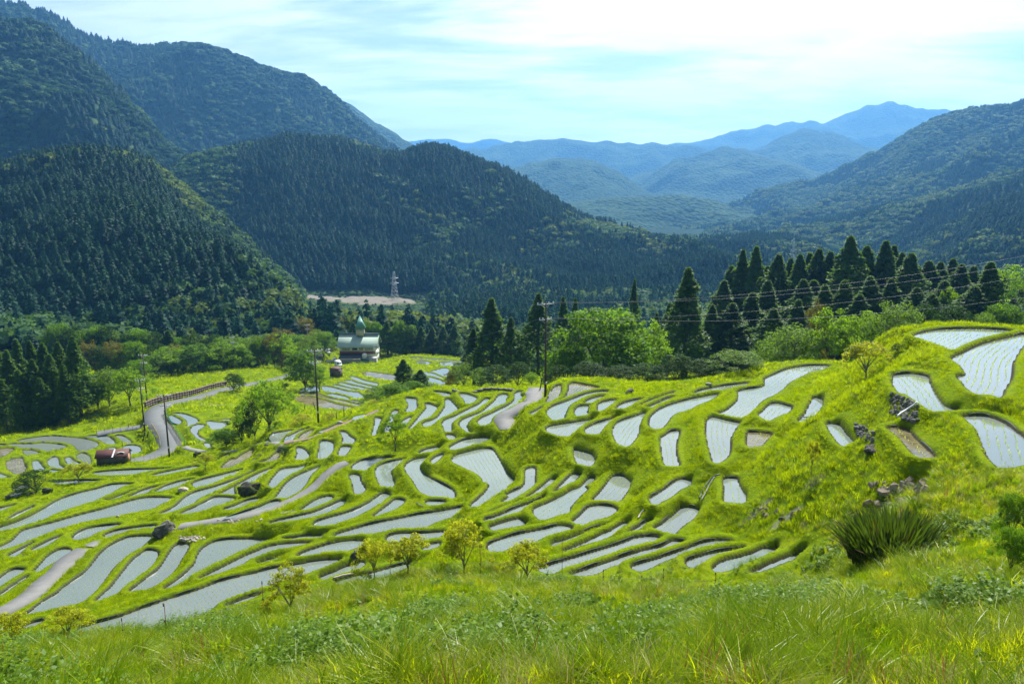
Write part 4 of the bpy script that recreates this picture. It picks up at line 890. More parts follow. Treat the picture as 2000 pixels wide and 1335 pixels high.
def far_broad(seed, mat, n=110, flat=0.75):
    r = np.random.RandomState(seed)
    lob = rdirs(7, r); lob[:, 2] = np.abs(lob[:, 2]) * 0.8
    k = r.randint(0, 7, n); d = rdirs(n, r); d[:, 2] = np.where(d[:, 2] < -0.3, -d[:, 2], d[:, 2])
    P = lob[k] * 0.27 + d * 0.26; P[:, 2] = P[:, 2] * flat + 0.42
    N = d + rdirs(n, r) * 0.5; N /= np.linalg.norm(N, axis=1)[:, None]
    V, F = leaf_quads(P, N, 0.26 * (0.7 + 0.6 * r.rand(n)), r, 0.75, 0.15)
    # a dark inner body keeps the crown closed
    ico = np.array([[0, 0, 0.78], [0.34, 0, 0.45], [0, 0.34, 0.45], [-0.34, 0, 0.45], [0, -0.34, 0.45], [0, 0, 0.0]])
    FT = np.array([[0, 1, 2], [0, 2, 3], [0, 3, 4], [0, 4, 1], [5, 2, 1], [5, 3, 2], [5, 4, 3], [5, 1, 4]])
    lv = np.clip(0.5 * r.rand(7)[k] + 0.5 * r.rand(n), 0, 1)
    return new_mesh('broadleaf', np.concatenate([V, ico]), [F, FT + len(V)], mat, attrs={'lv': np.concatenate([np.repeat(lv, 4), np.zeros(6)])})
def grass_clump(seed, mat, n=26, h=0.35, spread=0.16, wid=0.012, bend=0.5, seg=2, heads=0):
    r = np.random.RandomState(seed); V, F, A = [], [], []; o = 0
    for i in range(n):
        a = r.rand() * 6.283; q = spread * math.sqrt(r.rand()); x, y = q * math.cos(a), q * math.sin(a)
        da = r.rand() * 6.283; hh = h * (0.5 + 0.7 * r.rand()); b = bend * (0.3 + r.rand()) * hh
        dx, dy = math.cos(da), math.sin(da); w = wid * (0.6 + 0.8 * r.rand())
        lv = r.rand()
        for s in range(seg + 1):
            t = s / seg; z = hh * (t - 0.25 * t * t * bend); c = (x + dx * b * t * t, y + dy * b * t * t, z); ww = w * (1 - t ** 1.5) + 0.001
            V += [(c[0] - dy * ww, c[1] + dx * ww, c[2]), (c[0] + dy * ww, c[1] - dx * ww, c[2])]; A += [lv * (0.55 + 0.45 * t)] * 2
        for s in range(seg): F.append((o + 2 * s, o + 2 * s + 1, o + 2 * s + 3, o + 2 * s + 2))
        o += 2 * (seg + 1)
    return new_mesh('grass_clump', V, np.array(F), mat, attrs={'lv': A})
def herb_clump(seed, mat, n=46, h=0.35, spread=0.3, ls=0.09):
    """broad-leaved weeds: stems with layered leaves"""
    r = np.random.RandomState(seed)
    ns = 7; st = np.stack([(r.rand(ns) - .5) * 2 * spread, (r.rand(ns) - .5) * 2 * spread, h * (0.5 + 0.6 * r.rand(ns))], 1)
    k = r.randint(0, ns, n); t = 0.25 + 0.75 * r.rand(n)
    P = st[k] * np.stack([np.ones(n), np.ones(n), t], 1) + np.c_[(r.rand(n, 2) - .5) * 0.16, np.zeros(n)]
    N = rdirs(n, r) * 0.6 + np.array([0, 0, 1.0]); N /= np.linalg.norm(N, axis=1)[:, None]
    V, F = leaf_quads(P, N, ls * (0.6 + 0.8 * r.rand(n)), r, 0.62, 0.12)
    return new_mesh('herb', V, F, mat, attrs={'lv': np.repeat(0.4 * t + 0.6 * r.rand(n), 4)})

# ---- scatter of many small plants nobody could count: one object per mass
_protos = 0
def scatter(name, label, meshes, pts, scl, rot, idx, tilt=None):
    """pts (n,3), scl (n,), rot about z (n,), idx which mesh"""
    global _protos
    _protos += 1
    pc = bpy.data.collections.new('proto_%02d' % _protos)
    for i, m in enumerate(meshes):
        o = bpy.data.objects.new('%s_form_%02d' % (name, i), m); pc.objects.link(o)
    n = len(pts); me = bpy.data.meshes.new(name); me.vertices.add(n)
    me.vertices.foreach_set('co', np.asarray(pts, np.float32).ravel())
    def fa(nm, typ, key, v):
        a = me.attributes.new(nm, typ, 'POINT'); a.data.foreach_set(key, v)
    scl = np.asarray(scl, np.float32)
    if scl.ndim == 1: scl = np.repeat(scl[:, None], 3, 1)
    fa('scl', 'FLOAT_VECTOR', 'vector', scl.astype(np.float32).ravel())
    rv = np.zeros((n, 3), np.float32); rv[:, 2] = rot
    if tilt is not None: rv[:, :2] = tilt
    fa('rot', 'FLOAT_VECTOR', 'vector', rv.ravel()); fa('idx', 'INT', 'value', np.asarray(idx, np.int32))
    ob = add(name, me)
    g = bpy.data.node_groups.new('scatter_' + name, 'GeometryNodeTree')
    g.interface.new_socket('Geometry', in_out='INPUT', socket_type='NodeSocketGeometry'); g.interface.new_socket('Geometry', in_out='OUTPUT', socket_type='NodeSocketGeometry')
    N = g.nodes.new; gi = N('NodeGroupInput'); go = N('NodeGroupOutput')
    ci = N('GeometryNodeCollectionInfo'); ci.inputs['Collection'].default_value = pc; ci.inputs['Separate Children'].default_value = True; ci.inputs['Reset Children'].default_value = True
    ip = N('GeometryNodeInstanceOnPoints'); ip.inputs['Pick Instance'].default_value = True
    def na(nm, dt):
        q = N('GeometryNodeInputNamedAttribute'); q.data_type = dt; q.inputs['Name'].default_value = nm; return q.outputs['Attribute']
    l = g.links.new
    l(gi.outputs[0], ip.inputs['Points']); l(ci.outputs[0], ip.inputs['Instance']); l(na('idx', 'INT'), ip.inputs['Instance Index'])
    er = N('FunctionNodeEulerToRotation'); l(na('rot', 'FLOAT_VECTOR'), er.inputs[0]); l(er.outputs[0], ip.inputs['Rotation']); l(na('scl', 'FLOAT_VECTOR'), ip.inputs['Scale'])
    l(ip.outputs[0], go.inputs[0])
    md = ob.modifiers.new('scatter', 'NODES'); md.node_group = g
    return tag(ob, label, kind='stuff')
def sample_sheet(V, dens, r, mask=None):
    """random points on a grid sheet V (n,m,3), dens per square metre (scalar or per face)"""
    a, b, c, d = V[:-1, :-1], V[:-1, 1:], V[1:, 1:], V[1:, :-1]
    ar = 0.5 * np.linalg.norm(np.cross(c - a, d - b), axis=-1)
    k = ar * dens
    if mask is not None: k = k * mask
    n = r.poisson(np.maximum(k, 0)); fi = np.repeat(np.arange(n.size), n.ravel())
    u, v = r.rand(len(fi), 1), r.rand(len(fi), 1)
    A, B, C_, D = [q.reshape(-1, 3)[fi] for q in (a, b, c, d)]
    return (A * (1 - u) + B * u) * (1 - v) + (D * (1 - u) + C_ * u) * v, fi
# ------------------------------------------------------------------ hills and mountains
t = NT('hill_forest')
P = t.geo()
a1 = t.noise(0.004, 4, 0.6, P); a2 = t.noise(0.05, 4, 0.65, P)
cc = t.ramp(t.math('ADD', t.math('MULTIPLY', a1, 0.45), t.math('MULTIPLY', a2, 0.55)), [(0.35, (0.010, 0.026, 0.012)), (0.52, (0.026, 0.055, 0.018)), (0.68, (0.065, 0.095, 0.022))])
vor = t.n('ShaderNodeTexVoronoi', {'Vector': P, 'Scale': 0.085}).outputs['Distance']
hh = t.math('ADD', t.math('MULTIPLY', vor, -1.0), t.math('MULTIPLY', a2, 0.8))
M_HILL = t.done(t.bsdf(cc, 0.95, t.bump(hh, 9.0, 1.0), 0.05))
# label, skyline places, distance of the ridge (first, last), distance of the foot, height of the foot, spur size, tree height kept free, forest cover
HILLS = [
 ('farthest pale peaks on the horizon', [(700,290),(830,274),(880,273),(915,281),(955,269),(985,279),(1040,290)], 7400,7400, 6900, -50, 30, 0, 0),
 ('tall pale blue mountain with a pointed peak', [(1150,300),(1280,285),(1350,279),(1430,257),(1500,245),(1540,237),(1620,240),(1680,212),(1735,197),(1790,210),(1850,216),(1920,222),(2000,235),(2200,250)], 6300,6500, 5000, -50, 140, 0, 0),
 ('long pale blue ridge in the middle distance', [(800,300),(900,292),(960,286),(1040,274),(1100,271),(1160,275),(1220,279),(1290,278),(1350,286),(1420,300),(1500,330),(1600,380)], 5100,4800, 4100, -50, 90, 0, 0),
 ('blue hill in front of the pointed peak', [(1400,330),(1480,290),(1530,264),(1570,250),(1620,256),(1680,282),(1760,300),(1850,340),(1950,380)], 4500,4500, 3700, -50, 110, 0, 0),
 ('cone-shaped blue hill above the valley mouth', [(1150,400),(1210,360),(1260,337),(1310,322),(1370,303),(1415,284),(1455,294),(1500,310),(1560,322),(1620,345),(1700,385),(1760,420)], 3900,3700, 3000, -48, 120, 0, 0),
 ('low rounded blue hill left of the cone-shaped one', [(900,360),(960,335),(1020,322),(1070,311),(1120,308),(1170,318),(1220,345),(1270,378),(1330,410)], 3300,3100, 2500, -46, 70, 0, 0),
 ('dark low hill across the valley mouth', [(1050,410),(1110,390),(1180,384),(1250,382),(1320,376),(1370,379),(1430,393),(1490,415),(1545,440),(1600,460)], 2200,2400, 1700, -44, 45, 8, .0),
 ('broad forested mountainside at the right', [(1330,440),(1400,408),(1460,393),(1540,370),(1620,340),(1680,311),(1740,281),(1790,252),(1850,228),(1930,214),(2000,204),(2100,192),(2300,200)], 2700,2100, 1450, -44, 110, 10, 1),
 ('shaded spur below the right mountainside', [(1500,470),(1560,440),(1620,425),(1700,410),(1800,385),(1900,355),(2000,318),(2100,290),(2250,300)], 1500,1250, 950, -40, 50, 9, 1),
 ('nearer forested slope at the right edge', [(1700,520),(1760,492),(1830,452),(1900,412),(1950,390),(2000,372),(2100,350),(2250,345)], 1200,950, 640, -30, 40, 10, 1),
 ('pale blue slope behind the left mountain', [(520,190),(600,163),(640,180),(690,205),(740,238),(800,274),(840,310)], 3000,2900, 2300, -40, 60, 6, 0),
 ('high dark mountain at the left', [(-300,-60),(-100,-25),(0,-8),(90,14),(150,50),(220,74),(270,85),(330,79),(390,84),(430,104),(480,124),(540,140),(600,164),(650,200),(700,240),(750,283),(800,320)], 2050,1950, 1200, -36, 130, 9, 1),
 ('steep rocky spur at the far left', [(-300,0),(-120,20),(0,29),(40,29),(90,45),(140,80),(200,130),(255,190),(300,250),(345,292),(400,340)], 1250,1180, 800, -30, 80, 9, 1),
 ('low ridge at the foot of the valley, dark with pale crowns', [(1180,500),(1240,480),(1290,469),(1350,455),(1420,454),(1480,449),(1540,455),(1600,464),(1640,490),(1700,520)], 1000,1100, 700, -38, 24, 12, 1),
 ('low spur descending from the conifer ridge', [(960,520),(1010,485),(1080,462),(1150,452),(1230,466),(1310,500),(1390,540)], 820,800, 640, -36, 20, 10, 1),
 ('low wooded swell on the valley floor', [(800,612),(850,588),(900,570),(970,556),(1060,550),(1150,556),(1240,547),(1330,552),(1420,565),(1520,595)], 580,600, 430, -26, 9, 11, 1),
 ('conifer-clad ridge across the valley', [(250,360),(310,325),(345,305),(380,290),(430,282),(500,270),(560,253),(620,262),(680,265),(740,285),(790,291),(820,274),(860,277),(905,290),(960,312),(1010,340),(1070,372),(1130,402),(1200,428),(1270,448),(1340,470),(1420,500),(1500,530)], 1000,900, 640, -36, 58, 15, 1),
 ('conifer-clad shoulder rising at the left', [(-300,330),(-120,312),(0,298),(60,285),(115,279),(170,277),(240,283),(300,302),(345,338),(400,385),(450,425),(520,485),(570,545),(600,610)], 760,560, 300, -16, 40, 12, 1),
]
HILL_V = []
rsH = np.random.RandomState(8)
for label, sky, d0, d1, foot, zf, spur, free, cover in HILLS:
    sx = np.array([s[0] for s in sky], float); sy = np.array([s[1] for s in sky], float)
    n = int(max(60, min(260, (sx[-1] - sx[0]) / 6))); U = np.linspace(sx[0], sx[-1], n)
    SY = np.interp(U, sx, sy)
    k = np.array([1, 2, 3, 2, 1]) / 9.0; SY = np.convolve(np.r_[[SY[0]] * 2, SY, [SY[-1]] * 2], k, 'valid')
    f = (U - sx[0]) / (sx[-1] - sx[0])
    D = d0 + (d1 - d0) * f
    bx, by, bz = ray(U, SY); nr = np.hypot(bx, by); ux, uy = bx / nr, by / nr
    ZR = CAMZ + bz / nr * D - free
    ZR += (fbm(U / 22.0, U * 0 + d0, 3) - 0.5) * D * 0.006
    ramp = foot / d0
    vv = np.concatenate([np.linspace(0, 1, 70), 1 + np.linspace(0.04, 0.6, 12)])
    rowsX = []
    for v in vv:
        DF = D * ramp
        q = DF + (D - DF) * v if v <= 1 else D * (1 + (v - 1) * 0.45)
        X, Y = ux * q, uy * q
        if v <= 1:
            pr = 0.55 * v + 0.45 * (v * v * (3 - 2 * v))
            Z = zf + (ZR - zf) * pr
        else: Z = ZR - (ZR - zf) * ((v - 1) / 0.6) ** 1.2 * 0.8
        env = math.sin(math.pi * min(v, 1)) ** 0.8 if v <= 1 else 0.3
        s = spur / 60.0
        Z = Z + (fbm(X / (190 * s + 60), Y / (190 * s + 60), 4, True) - 0.55) * spur * 1.5 * env + (fbm(X / 35, Y / 35, 2) - 0.5) * min(spur, 60) * 0.10 * env
        rowsX.append(np.stack([X, Y, Z], 1))
    V = np.stack(rowsX, 0); HILL_V.append((label, V, cover, D))
    ii = np.arange(V.shape[0] * n).reshape(V.shape[0], n)
    F = np.stack([ii[:-1, :-1], ii[:-1, 1:], ii[1:, 1:], ii[1:, :-1]], -1).reshape(-1, 4)
    tag(add('mountain' if d0 > 1300 else 'hill', new_mesh('hill', V, F, M_HILL, True)), label, kind='structure')

# ---- woods on the nearer hills and the valley floor
L_CON = leaf('conifer_needles_far', (0.002, 0.019, 0.011), (0.011, 0.054, 0.025), 0.25, (0.028, 0.115, 0.028), 0.7, 0.1, 0.6)
L_BRO = leaf('broadleaf_far', (0.012, 0.046, 0.012), (0.058, 0.125, 0.024), 0.30, (0.11, 0.22, 0.03), 0.7, 0.1, 0.7)
L_YEL = leaf('broadleaf_far_young', (0.036, 0.075, 0.012), (0.12, 0.17, 0.024), 0.32, (0.20, 0.28, 0.03), 0.7, 0.1, 0.7)
L_BR2 = leaf('broadleaf_mountain', (0.005, 0.030, 0.015), (0.028, 0.080, 0.026), 0.28, (0.07, 0.15, 0.03), 0.7, 0.05, 0.7)
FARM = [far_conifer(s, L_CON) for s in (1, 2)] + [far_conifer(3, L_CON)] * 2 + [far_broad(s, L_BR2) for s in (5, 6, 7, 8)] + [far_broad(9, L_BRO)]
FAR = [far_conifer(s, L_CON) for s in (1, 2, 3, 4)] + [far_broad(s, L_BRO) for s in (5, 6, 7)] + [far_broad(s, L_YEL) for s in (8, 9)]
def wood(name, label, pts, d, r, hcon=17.0, hbro=12.0, bias=0.0, forms=None):
    x, y = pts[:, 0], pts[:, 1]
    pn = fbm(x / 110.0, y / 110.0, 3) + 0.25 * (r.rand(len(x)) - 0.5) + bias
    br = pn > 0.63; ye = br & (fbm(x / 45.0 + 9, y / 45.0, 2) + 0.3 * (r.rand(len(x)) - 0.5) > 0.55)
    idx = np.where(ye, 7 + r.randint(0, 2, len(x)), np.where(br, 4 + r.randint(0, 3, len(x)), r.randint(0, 4, len(x))))
    h = np.where(br, hbro, hcon) * (0.72 + 0.55 * r.rand(len(x)))
    w = h * np.where(br, 1.0 + 0.35 * r.rand(len(x)), 1.25 + 0.5 * r.rand(len(x)))
    # keep the view over the spoil ground in the valley: only scrub grows on its near side
    pp, qq = 1000 + 1500 * x / y, np.hypot(x - QX * 0.86, y - QY * 0.86)
    scr = (pp > 585) & (pp < 840) & (y > 400) & (y < QY + 30)
    h = np.where(scr, np.minimum(h, np.maximum(1.5, h * 0.12)), h); w = np.where(scr, np.minimum(w, 6.0), w)
    p = pts.copy(); p[:, 2] -= 0.06 * h
    scatter(name, label, forms or FAR, p, np.stack([w, w, h], 1), r.rand(len(x)) * 6.283, idx)
    return len(x)
_n = 0
for label, V, cover, D in HILL_V:
    if not cover: continue
    d = D.mean(); front = V[:71]
    m = np.ones((70, V.shape[1] - 1))
    az = np.abs(np.arctan2(front[:-1, :-1, 0], front[:-1, :-1, 1])) < math.radians(38)
    if d < 700: dens, hc, hb, bi = 1 / 11.0, 9.5, 8.5, -0.03
    elif d < 1150: dens, hc, hb, bi = 1 / 13.0, 10.5, 9.5, 0.0
    elif d < 1600: dens, hc, hb, bi = 1 / 42.0, 10, 10, 0.10
    else: dens, hc, hb, bi = 1 / 70.0, 10.5, 11.5, 0.12 if V[..., 0].mean() < 0 else 0.2
    p, fi = sample_sheet(front, dens, rsH, m[:front.shape[0] - 1] * az)
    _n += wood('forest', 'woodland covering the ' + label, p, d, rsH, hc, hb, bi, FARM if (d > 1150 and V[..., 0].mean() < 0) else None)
# valley floor wood beyond the fields
_r0 = np.searchsorted(RR, 240); _r1 = np.searchsorted(RR, 1150)
VS = np.stack([GX, GY, H], -1)[_r0:_r1, ::4]
_mk = FOREST[_r0:_r1, ::4][:-1, :-1] * (np.abs(GA[_r0:_r1, ::4][:-1, :-1]) < math.radians(38)) * (GR[_r0:_r1, ::4][:-1, :-1] > 262)
p, fi = sample_sheet(VS, 1 / 34.0, rsH, _mk)
_n += wood('forest', 'mixed wood filling the valley floor behind the hall', p, 500, rsH, 13, 10, 0.05)
print('far trees', _n)
# ------------------------------------------------------------------ haze in the valley air
t = NT('haze_air')
v = t.n('ShaderNodeVolumePrincipled', {'Color': (0.15, 0.43, 0.86, 1), 'Density': 1.2e-4, 'Anisotropy': 0.35})
t.t.links.new(v.outputs[0], t.out.inputs['Volume'])
b = MB(); b.box((0, 3900, 345), (18000, 8000, 890))
tag(b.build('haze', t.m), 'thin blue valley haze around the hills', kind='stuff')
# ------------------------------------------------------------------ single trees and shrubs
M_BARK = plain('bark', (0.095, 0.070, 0.050), 0.95, 0.45, 9.0, bump=0.03)
M_BARKG = plain('bark_grey', (0.16, 0.14, 0.12), 0.95, 0.4, 9.0, bump=0.02)
L_CEDAR = leaf('cedar_sprays', (0.014, 0.046, 0.006), (0.072, 0.145, 0.014), 0.38, (0.16, 0.32, 0.015), 0.6, 0.15, 0.35)
L_GREEN = leaf('leaf_green', (0.028, 0.075, 0.004), (0.095, 0.185, 0.008), 0.45, (0.22, 0.42, 0.008), 0.6, 0.10)
L_LIGHT = leaf('leaf_light', (0.050, 0.115, 0.005), (0.145, 0.245, 0.010), 0.48, (0.32, 0.54, 0.010), 0.6, 0.10)
L_MAPLE = leaf('leaf_maple', (0.110, 0.150, 0.006), (0.360, 0.370, 0.014), 0.45, (0.66, 0.68, 0.015), 0.6, 0.12)
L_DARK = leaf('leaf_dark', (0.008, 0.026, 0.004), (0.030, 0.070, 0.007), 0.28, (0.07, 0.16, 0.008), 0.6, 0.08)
L_SILV = leaf('leaf_silver', (0.036, 0.080, 0.010), (0.115, 0.185, 0.028), 0.42, (0.25, 0.42, 0.03), 0.6, 0.10)
L_OLIVE = leaf('leaf_olive', (0.070, 0.075, 0.010), (0.200, 0.180, 0.025), 0.35, (0.26, 0.24, 0.02), 0.6, 0.10)

CEDAR = [(trunk_mesh(60 + s, M_BARK, 0.93, 0.017, 0.004), cedar_crown(s, L_CEDAR, slim=w, low=lo)) for s, w, lo in ((1, 0.17, 0.10), (2, 0.145, 0.14), (3, 0.19, 0.08), (4, 0.16, 0.20))]
BROAD = {
 'g': [broad_tree(s, L_GREEN, M_BARK, 135, 56, 0.46, 0.20) for s in (11, 12)],
 'lg': [broad_tree(s, L_LIGHT, M_BARK, 84, 56, 0.46, 0.24) for s in (21, 22)],
 's': [broad_tree(s, L_SILV, M_BARKG, 90, 56, 0.50, 0.12) for s in (31, 32)],
 'd': [broad_tree(s, L_DARK, M_BARK, 90, 52, 0.48, 0.10) for s in (41, 42)],
 'o': [broad_tree(s, L_OLIVE, M_BARK, 90, 52, 0.50, 0.14) for s in (51, 52)],
 'y': [broad_tree(s, L_MAPLE, M_BARKG, 60, 50, 0.50, 0.32, 0.046, 0.75) for s in (61, 62, 63, 64, 65)],
 'yb': [broad_tree(s, L_MAPLE, M_BARKG, 70, 56, 0.52, 0.08, 0.046, 0.9) for s in (71, 72)],
 'open': [broad_tree(s, L_LIGHT, M_BARK, 64, 46, 0.47, 0.30, 0.040, 0.7) for s in (81, 82)],
}
for k in BROAD:          # crowns reach the full unit height and a known width
    for tm, cm in BROAD[k]:
        co = np.empty(len(cm.vertices) * 3, np.float32); cm.vertices.foreach_get('co', co); co = co.reshape(-1, 3)
        cm['w'] = float(np.percentile(np.abs(co[:, :2]), 97) * 2); cm['h'] = float(co[:, 2].max())
_pick = random.Random(4)
def put_tree(kind, x, y, h, w, label, cat='tree', group=None, name=None, sink=0.0):
    z = float(ground(x, y)) - sink
    if kind == 'cedar':
        tm, cm = _pick.choice(CEDAR); sx = (w / h / 0.34) if w else 1.0; nm = name or 'cedar_tree'
        k = (h * sx, h * sx, h)
    else:
        tm, cm = _pick.choice(BROAD[kind]); nm = name or 'broadleaf_tree'
        k = (w / cm['w'],) * 2 + (h / cm['h'],)
    root = empty(nm, (x, y, z), _pick.random() * 6.283)
    root.scale = k
    add('trunk', tm, root); add('crown', cm, root)
    return tag(root, label, cat, group)
def tree_at(kind, px, ytop, d, wpx, label, cat='tree', group=None, name=None):
    """tree whose top shows at (px, ytop), standing d metres ahead"""
    x, y, zt = at_depth(px, ytop, d); h = max(1.0, zt - float(ground(x, y)))
    return put_tree(kind, x, y, h, wpx * d / FPX, label, cat, group, name)
def tree_on(kind, px, ybase, ytop, wpx, label, cat='tree', group=None, name=None):
    """tree rooted where the ground shows at (px, ybase)"""
    x, y, z = hit(px, ybase); zt = at_depth(px, ytop, y)[2]
    return put_tree(kind, x, y, zt - z, wpx * y / FPX, label, cat, group, name)

def tree_h(kind, px, ytop, h, wpx, label, cat='tree', group=None, name=None, far=420.0, near=60.0):
    """tree of height h whose top shows at (px, ytop): found by following the sight line until it runs h above the ground"""
    dx, dy, dz = ray(px, ytop); t_ = np.geomspace(near, far, 600) / dy
    c = CAMZ + dz * t_ - ground(dx * t_, dy * t_)
    k = np.nonzero(c < h)[0]; k = k[0] if len(k) else len(t_) - 1
    x, y = dx * t_[k], dy * t_[k]
    return put_tree(kind, float(x), float(y), float(max(h, c[k])), wpx * float(y) / FPX, label, cat, group, name)
# cedars: those one can point at
tree_at('cedar', 960, 583, 150, 100, 'tall cedar standing left of the crest pole, tallest of its clump')
tree_at('cedar', 925, 642, 152, 60, 'lower cedar at the left side of the clump left of the crest pole')
tree_at('cedar', 998, 620, 146, 58, 'ragged open cedar between the tall clump and the crest pole')
tree_at('cedar', 1024, 640, 158, 52, 'small dark cedar half hidden behind the crest pole clump')
tree_at('cedar', 1052, 573, 150, 80, 'dark cedar right behind the crest pole')
tree_at('cedar', 1100, 580, 172, 52, 'cedar top showing above the big round tree, left one')
tree_at('cedar', 1124, 583, 175, 48, 'cedar top showing above the big round tree, right one')
tree_at('cedar', 1345, 524, 132, 120, 'tallest spire-shaped cedar on the rim between the broadleaf trees')
tree_at('cedar', 1392, 596, 136, 80, 'dark cedar at the right shoulder of the tallest spire-shaped one')
tree_at('cedar', 1240, 546, 190, 44, 'thin lone cedar with a tufted top above the big round tree')
tree_at('cedar', 1308, 592, 150, 56, 'short cedar left of the tallest spire-shaped one')
tree_at('cedar', 1283, 612, 152, 46, 'small cedar peeping out right of the big round tree')
tree_at('cedar', 787, 702, 152, 62, 'small dark conifer before the far paddies, left of a pair', name='conifer')
tree_at('cedar', 821, 722, 150, 56, 'small dark conifer before the far paddies, right of a pair', name='conifer')
_lab = {1662: 'tall ragged cedar standing out in the middle of the stand above the right ridge', 1452: 'leftmost pointed cedar top of the stand above the right ridge', 1478: 'second pointed cedar top from the left of the stand above the right ridge'}
for px, yt, d, w in [(1452,488,175,52),(1478,482,172,58),(1430,520,178,60),(1415,548,170,60),(1500,520,176,56),(1522,497,170,64),(1545,505,180,56),(1563,497,172,58),(1582,495,176,60),(1601,486,172,60),(1622,492,170,64),(1643,515,165,60),(1662,462,160,74),
                     (1694,481,168,70),(1731,471,166,66),(1747,480,172,56),(1763,494,168,60),(1782,495,160,66),(1815,510,165,70),(1838,512,172,60),(1862,506,176,64),(1880,516,165,60),(1902,520,170,66),(1936,512,130,70),(1960,530,160,60),
                     (1470,572,142,66),(1432,592,135,70),(1500,548,150,66),(1512,602,130,60),(1570,546,150,64),(1612,556,142,66),(1650,548,140,60),(1700,540,140,66),(1742,545,140,62),(1792,562,132,70),(1822,575,128,60),(1560,585,135,56),(1845,548,142,66),(1680,575,128,60),(1905,560,128,70)]:
    tree_at('cedar', px, yt, d, w * 1.6, _lab.get(px, 'dark green cedar in the dense stand above the right ridge'), group='cedars of the stand above the right ridge')
_r = np.random.RandomState(21)
for i in range(80):
    px = 1405 + 600 * _r.rand(); yt = np.interp(px, [1400, 1450, 1600, 1700, 1800, 1950], [560, 515, 510, 505, 520, 540]) + 14 + 40 * _r.rand()
    tree_at('cedar', px, yt, 160 + 55 * _r.rand(), 86 + 30 * _r.rand(), 'dark green cedar in the dense stand above the right ridge', group='cedars of the stand above the right ridge')
for px, yt, d, w in [(30,662,165,50),(56,665,168,48),(82,670,162,52),(112,668,158,54),(141,657,152,60),(12,684,160,50),(-12,672,165,56),(96,692,152,52),(62,702,150,54),(34,722,148,50),(122,712,148,48),(2,742,150,52),(76,738,148,50),(-30,700,155,60),(-45,690,165,60),(160,722,160,40)]:
    tree_at('cedar', px, yt, d, w * 1.2, 'slender cedar with a pointed top at the right end of the left roadside stand' if px == 141 else 'dark cedar in the stand at the left edge above the road', group='cedars of the stand at the left edge')

B = tree_at
B('g', 1180, 598, 112, 205, 'big round broadleaf tree on the rim right of the crest pole')
B('g', 1112, 668, 108, 90, 'leafy tree at the lower left of the big round one')
B('lg', 1268, 622, 120, 92, 'lighter tree at the right of the big round one')
B('g', 1232, 662, 108, 90, 'leafy tree filling the foot of the big round one')
B('s', 1440, 682, 84, 120, 'grey-green tree on the rim, leftmost of the three pale ones')
B('s', 1552, 630, 92, 112, 'grey-green tree on the rim, behind the ridge-top paddy')
B('lg', 1630, 598, 92, 112, 'bright leafy tree right of the grey-green ones')
B('lg', 1690, 604, 88, 104, 'bright leafy tree behind the yellow maple on the rim')
B('s', 1756, 584, 84, 100, 'pale flowering tree next to the topmost paddy')
B('s', 1500, 655, 98, 70, 'small grey-green tree between the two larger pale ones')
B('o', 1596, 580, 132, 52, 'rounded olive-yellow tree in front of the cedar stand')
B('d', 1322, 690, 92, 84, 'dark bushy tree under the tallest cedar')
B('d', 1378, 700, 90, 84, 'dark bushy tree right of the tallest cedar')
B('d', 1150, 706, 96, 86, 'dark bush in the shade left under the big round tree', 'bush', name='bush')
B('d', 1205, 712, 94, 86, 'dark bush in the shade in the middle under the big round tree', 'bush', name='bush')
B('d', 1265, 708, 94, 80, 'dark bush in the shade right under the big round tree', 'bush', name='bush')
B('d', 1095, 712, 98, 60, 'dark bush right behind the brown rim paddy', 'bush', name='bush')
B('lg', 1978, 514, 148, 118, 'bright green tree at the right edge above the topmost paddy')
B('lg', 1905, 566, 136, 80, 'bright crown left of the bright green tree at the right edge')
B('lg', 1852, 558, 140, 56, 'small bright crown inside the dark trees at the right')
B('g', 1962, 590, 112, 80, 'green tree behind the topmost paddy near the right edge')
B('s', 1925, 606, 104, 60, 'pale shrubby tree directly behind the topmost paddy')
B('d', 1868, 592, 108, 90, 'dark broadleaf tree behind the topmost paddy')
B('d', 1806, 588, 104, 84, 'dark broadleaf tree right of the pale flowering one')
B('d', 1935, 622, 96, 70, 'dark bush on the far rim of the topmost paddy', 'bush', name='bush')
B('s', 905, 706, 140, 62, 'pale shrub at the foot of the cedar clump, left one', 'shrub', name='shrub')
B('s', 940, 716, 128, 58, 'pale shrub at the foot of the cedar clump, right one', 'shrub', name='shrub')
B('o', 880, 722, 140, 36, 'yellowish shrub left of the cedar clump', 'shrub', name='shrub')
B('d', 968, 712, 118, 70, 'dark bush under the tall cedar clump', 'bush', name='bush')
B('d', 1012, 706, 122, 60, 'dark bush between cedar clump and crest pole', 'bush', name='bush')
B('lg', 1038, 726, 98, 34, 'small bright shrub at the foot of the crest pole', 'shrub', name='shrub')
B('g', 772, 748, 118, 84, 'dense green shrub on the crest before the lower field', 'shrub', name='shrub')
B('s', 733, 752, 124, 60, 'silvery shrub on the crest before the lower field', 'shrub', name='shrub')
B('g', 806, 744, 124, 62, 'green shrub under the pair of dark conifers', 'shrub', name='shrub')
B('yb', 728, 792, 108, 26, 'small yellow shrub beside the crest track', 'shrub', name='shrub')
B('d', 893, 706, 165, 40, 'dark rounded bush beside the greenish far paddy', 'bush', name='bush')
tree_h('g', 762, 638, 10, 70, 'round spreading tree right of the hall', near=240)
tree_h('g', 735, 648, 10, 58, 'green tree behind the right end of the hall', near=264)
tree_h('g', 795, 634, 11, 62, 'green tree behind and right of the round spreading one', near=264)
tree_h('o', 650, 612, 10, 52, 'dome-shaped yellowish tree left behind the hall', near=264)
tree_h('o', 590, 618, 10, 58, 'brownish dome-shaped tree left of the yellowish one', near=264)
tree_h('o', 546, 640, 9, 66, 'olive tree at the right end of the tree row by the road', near=200)
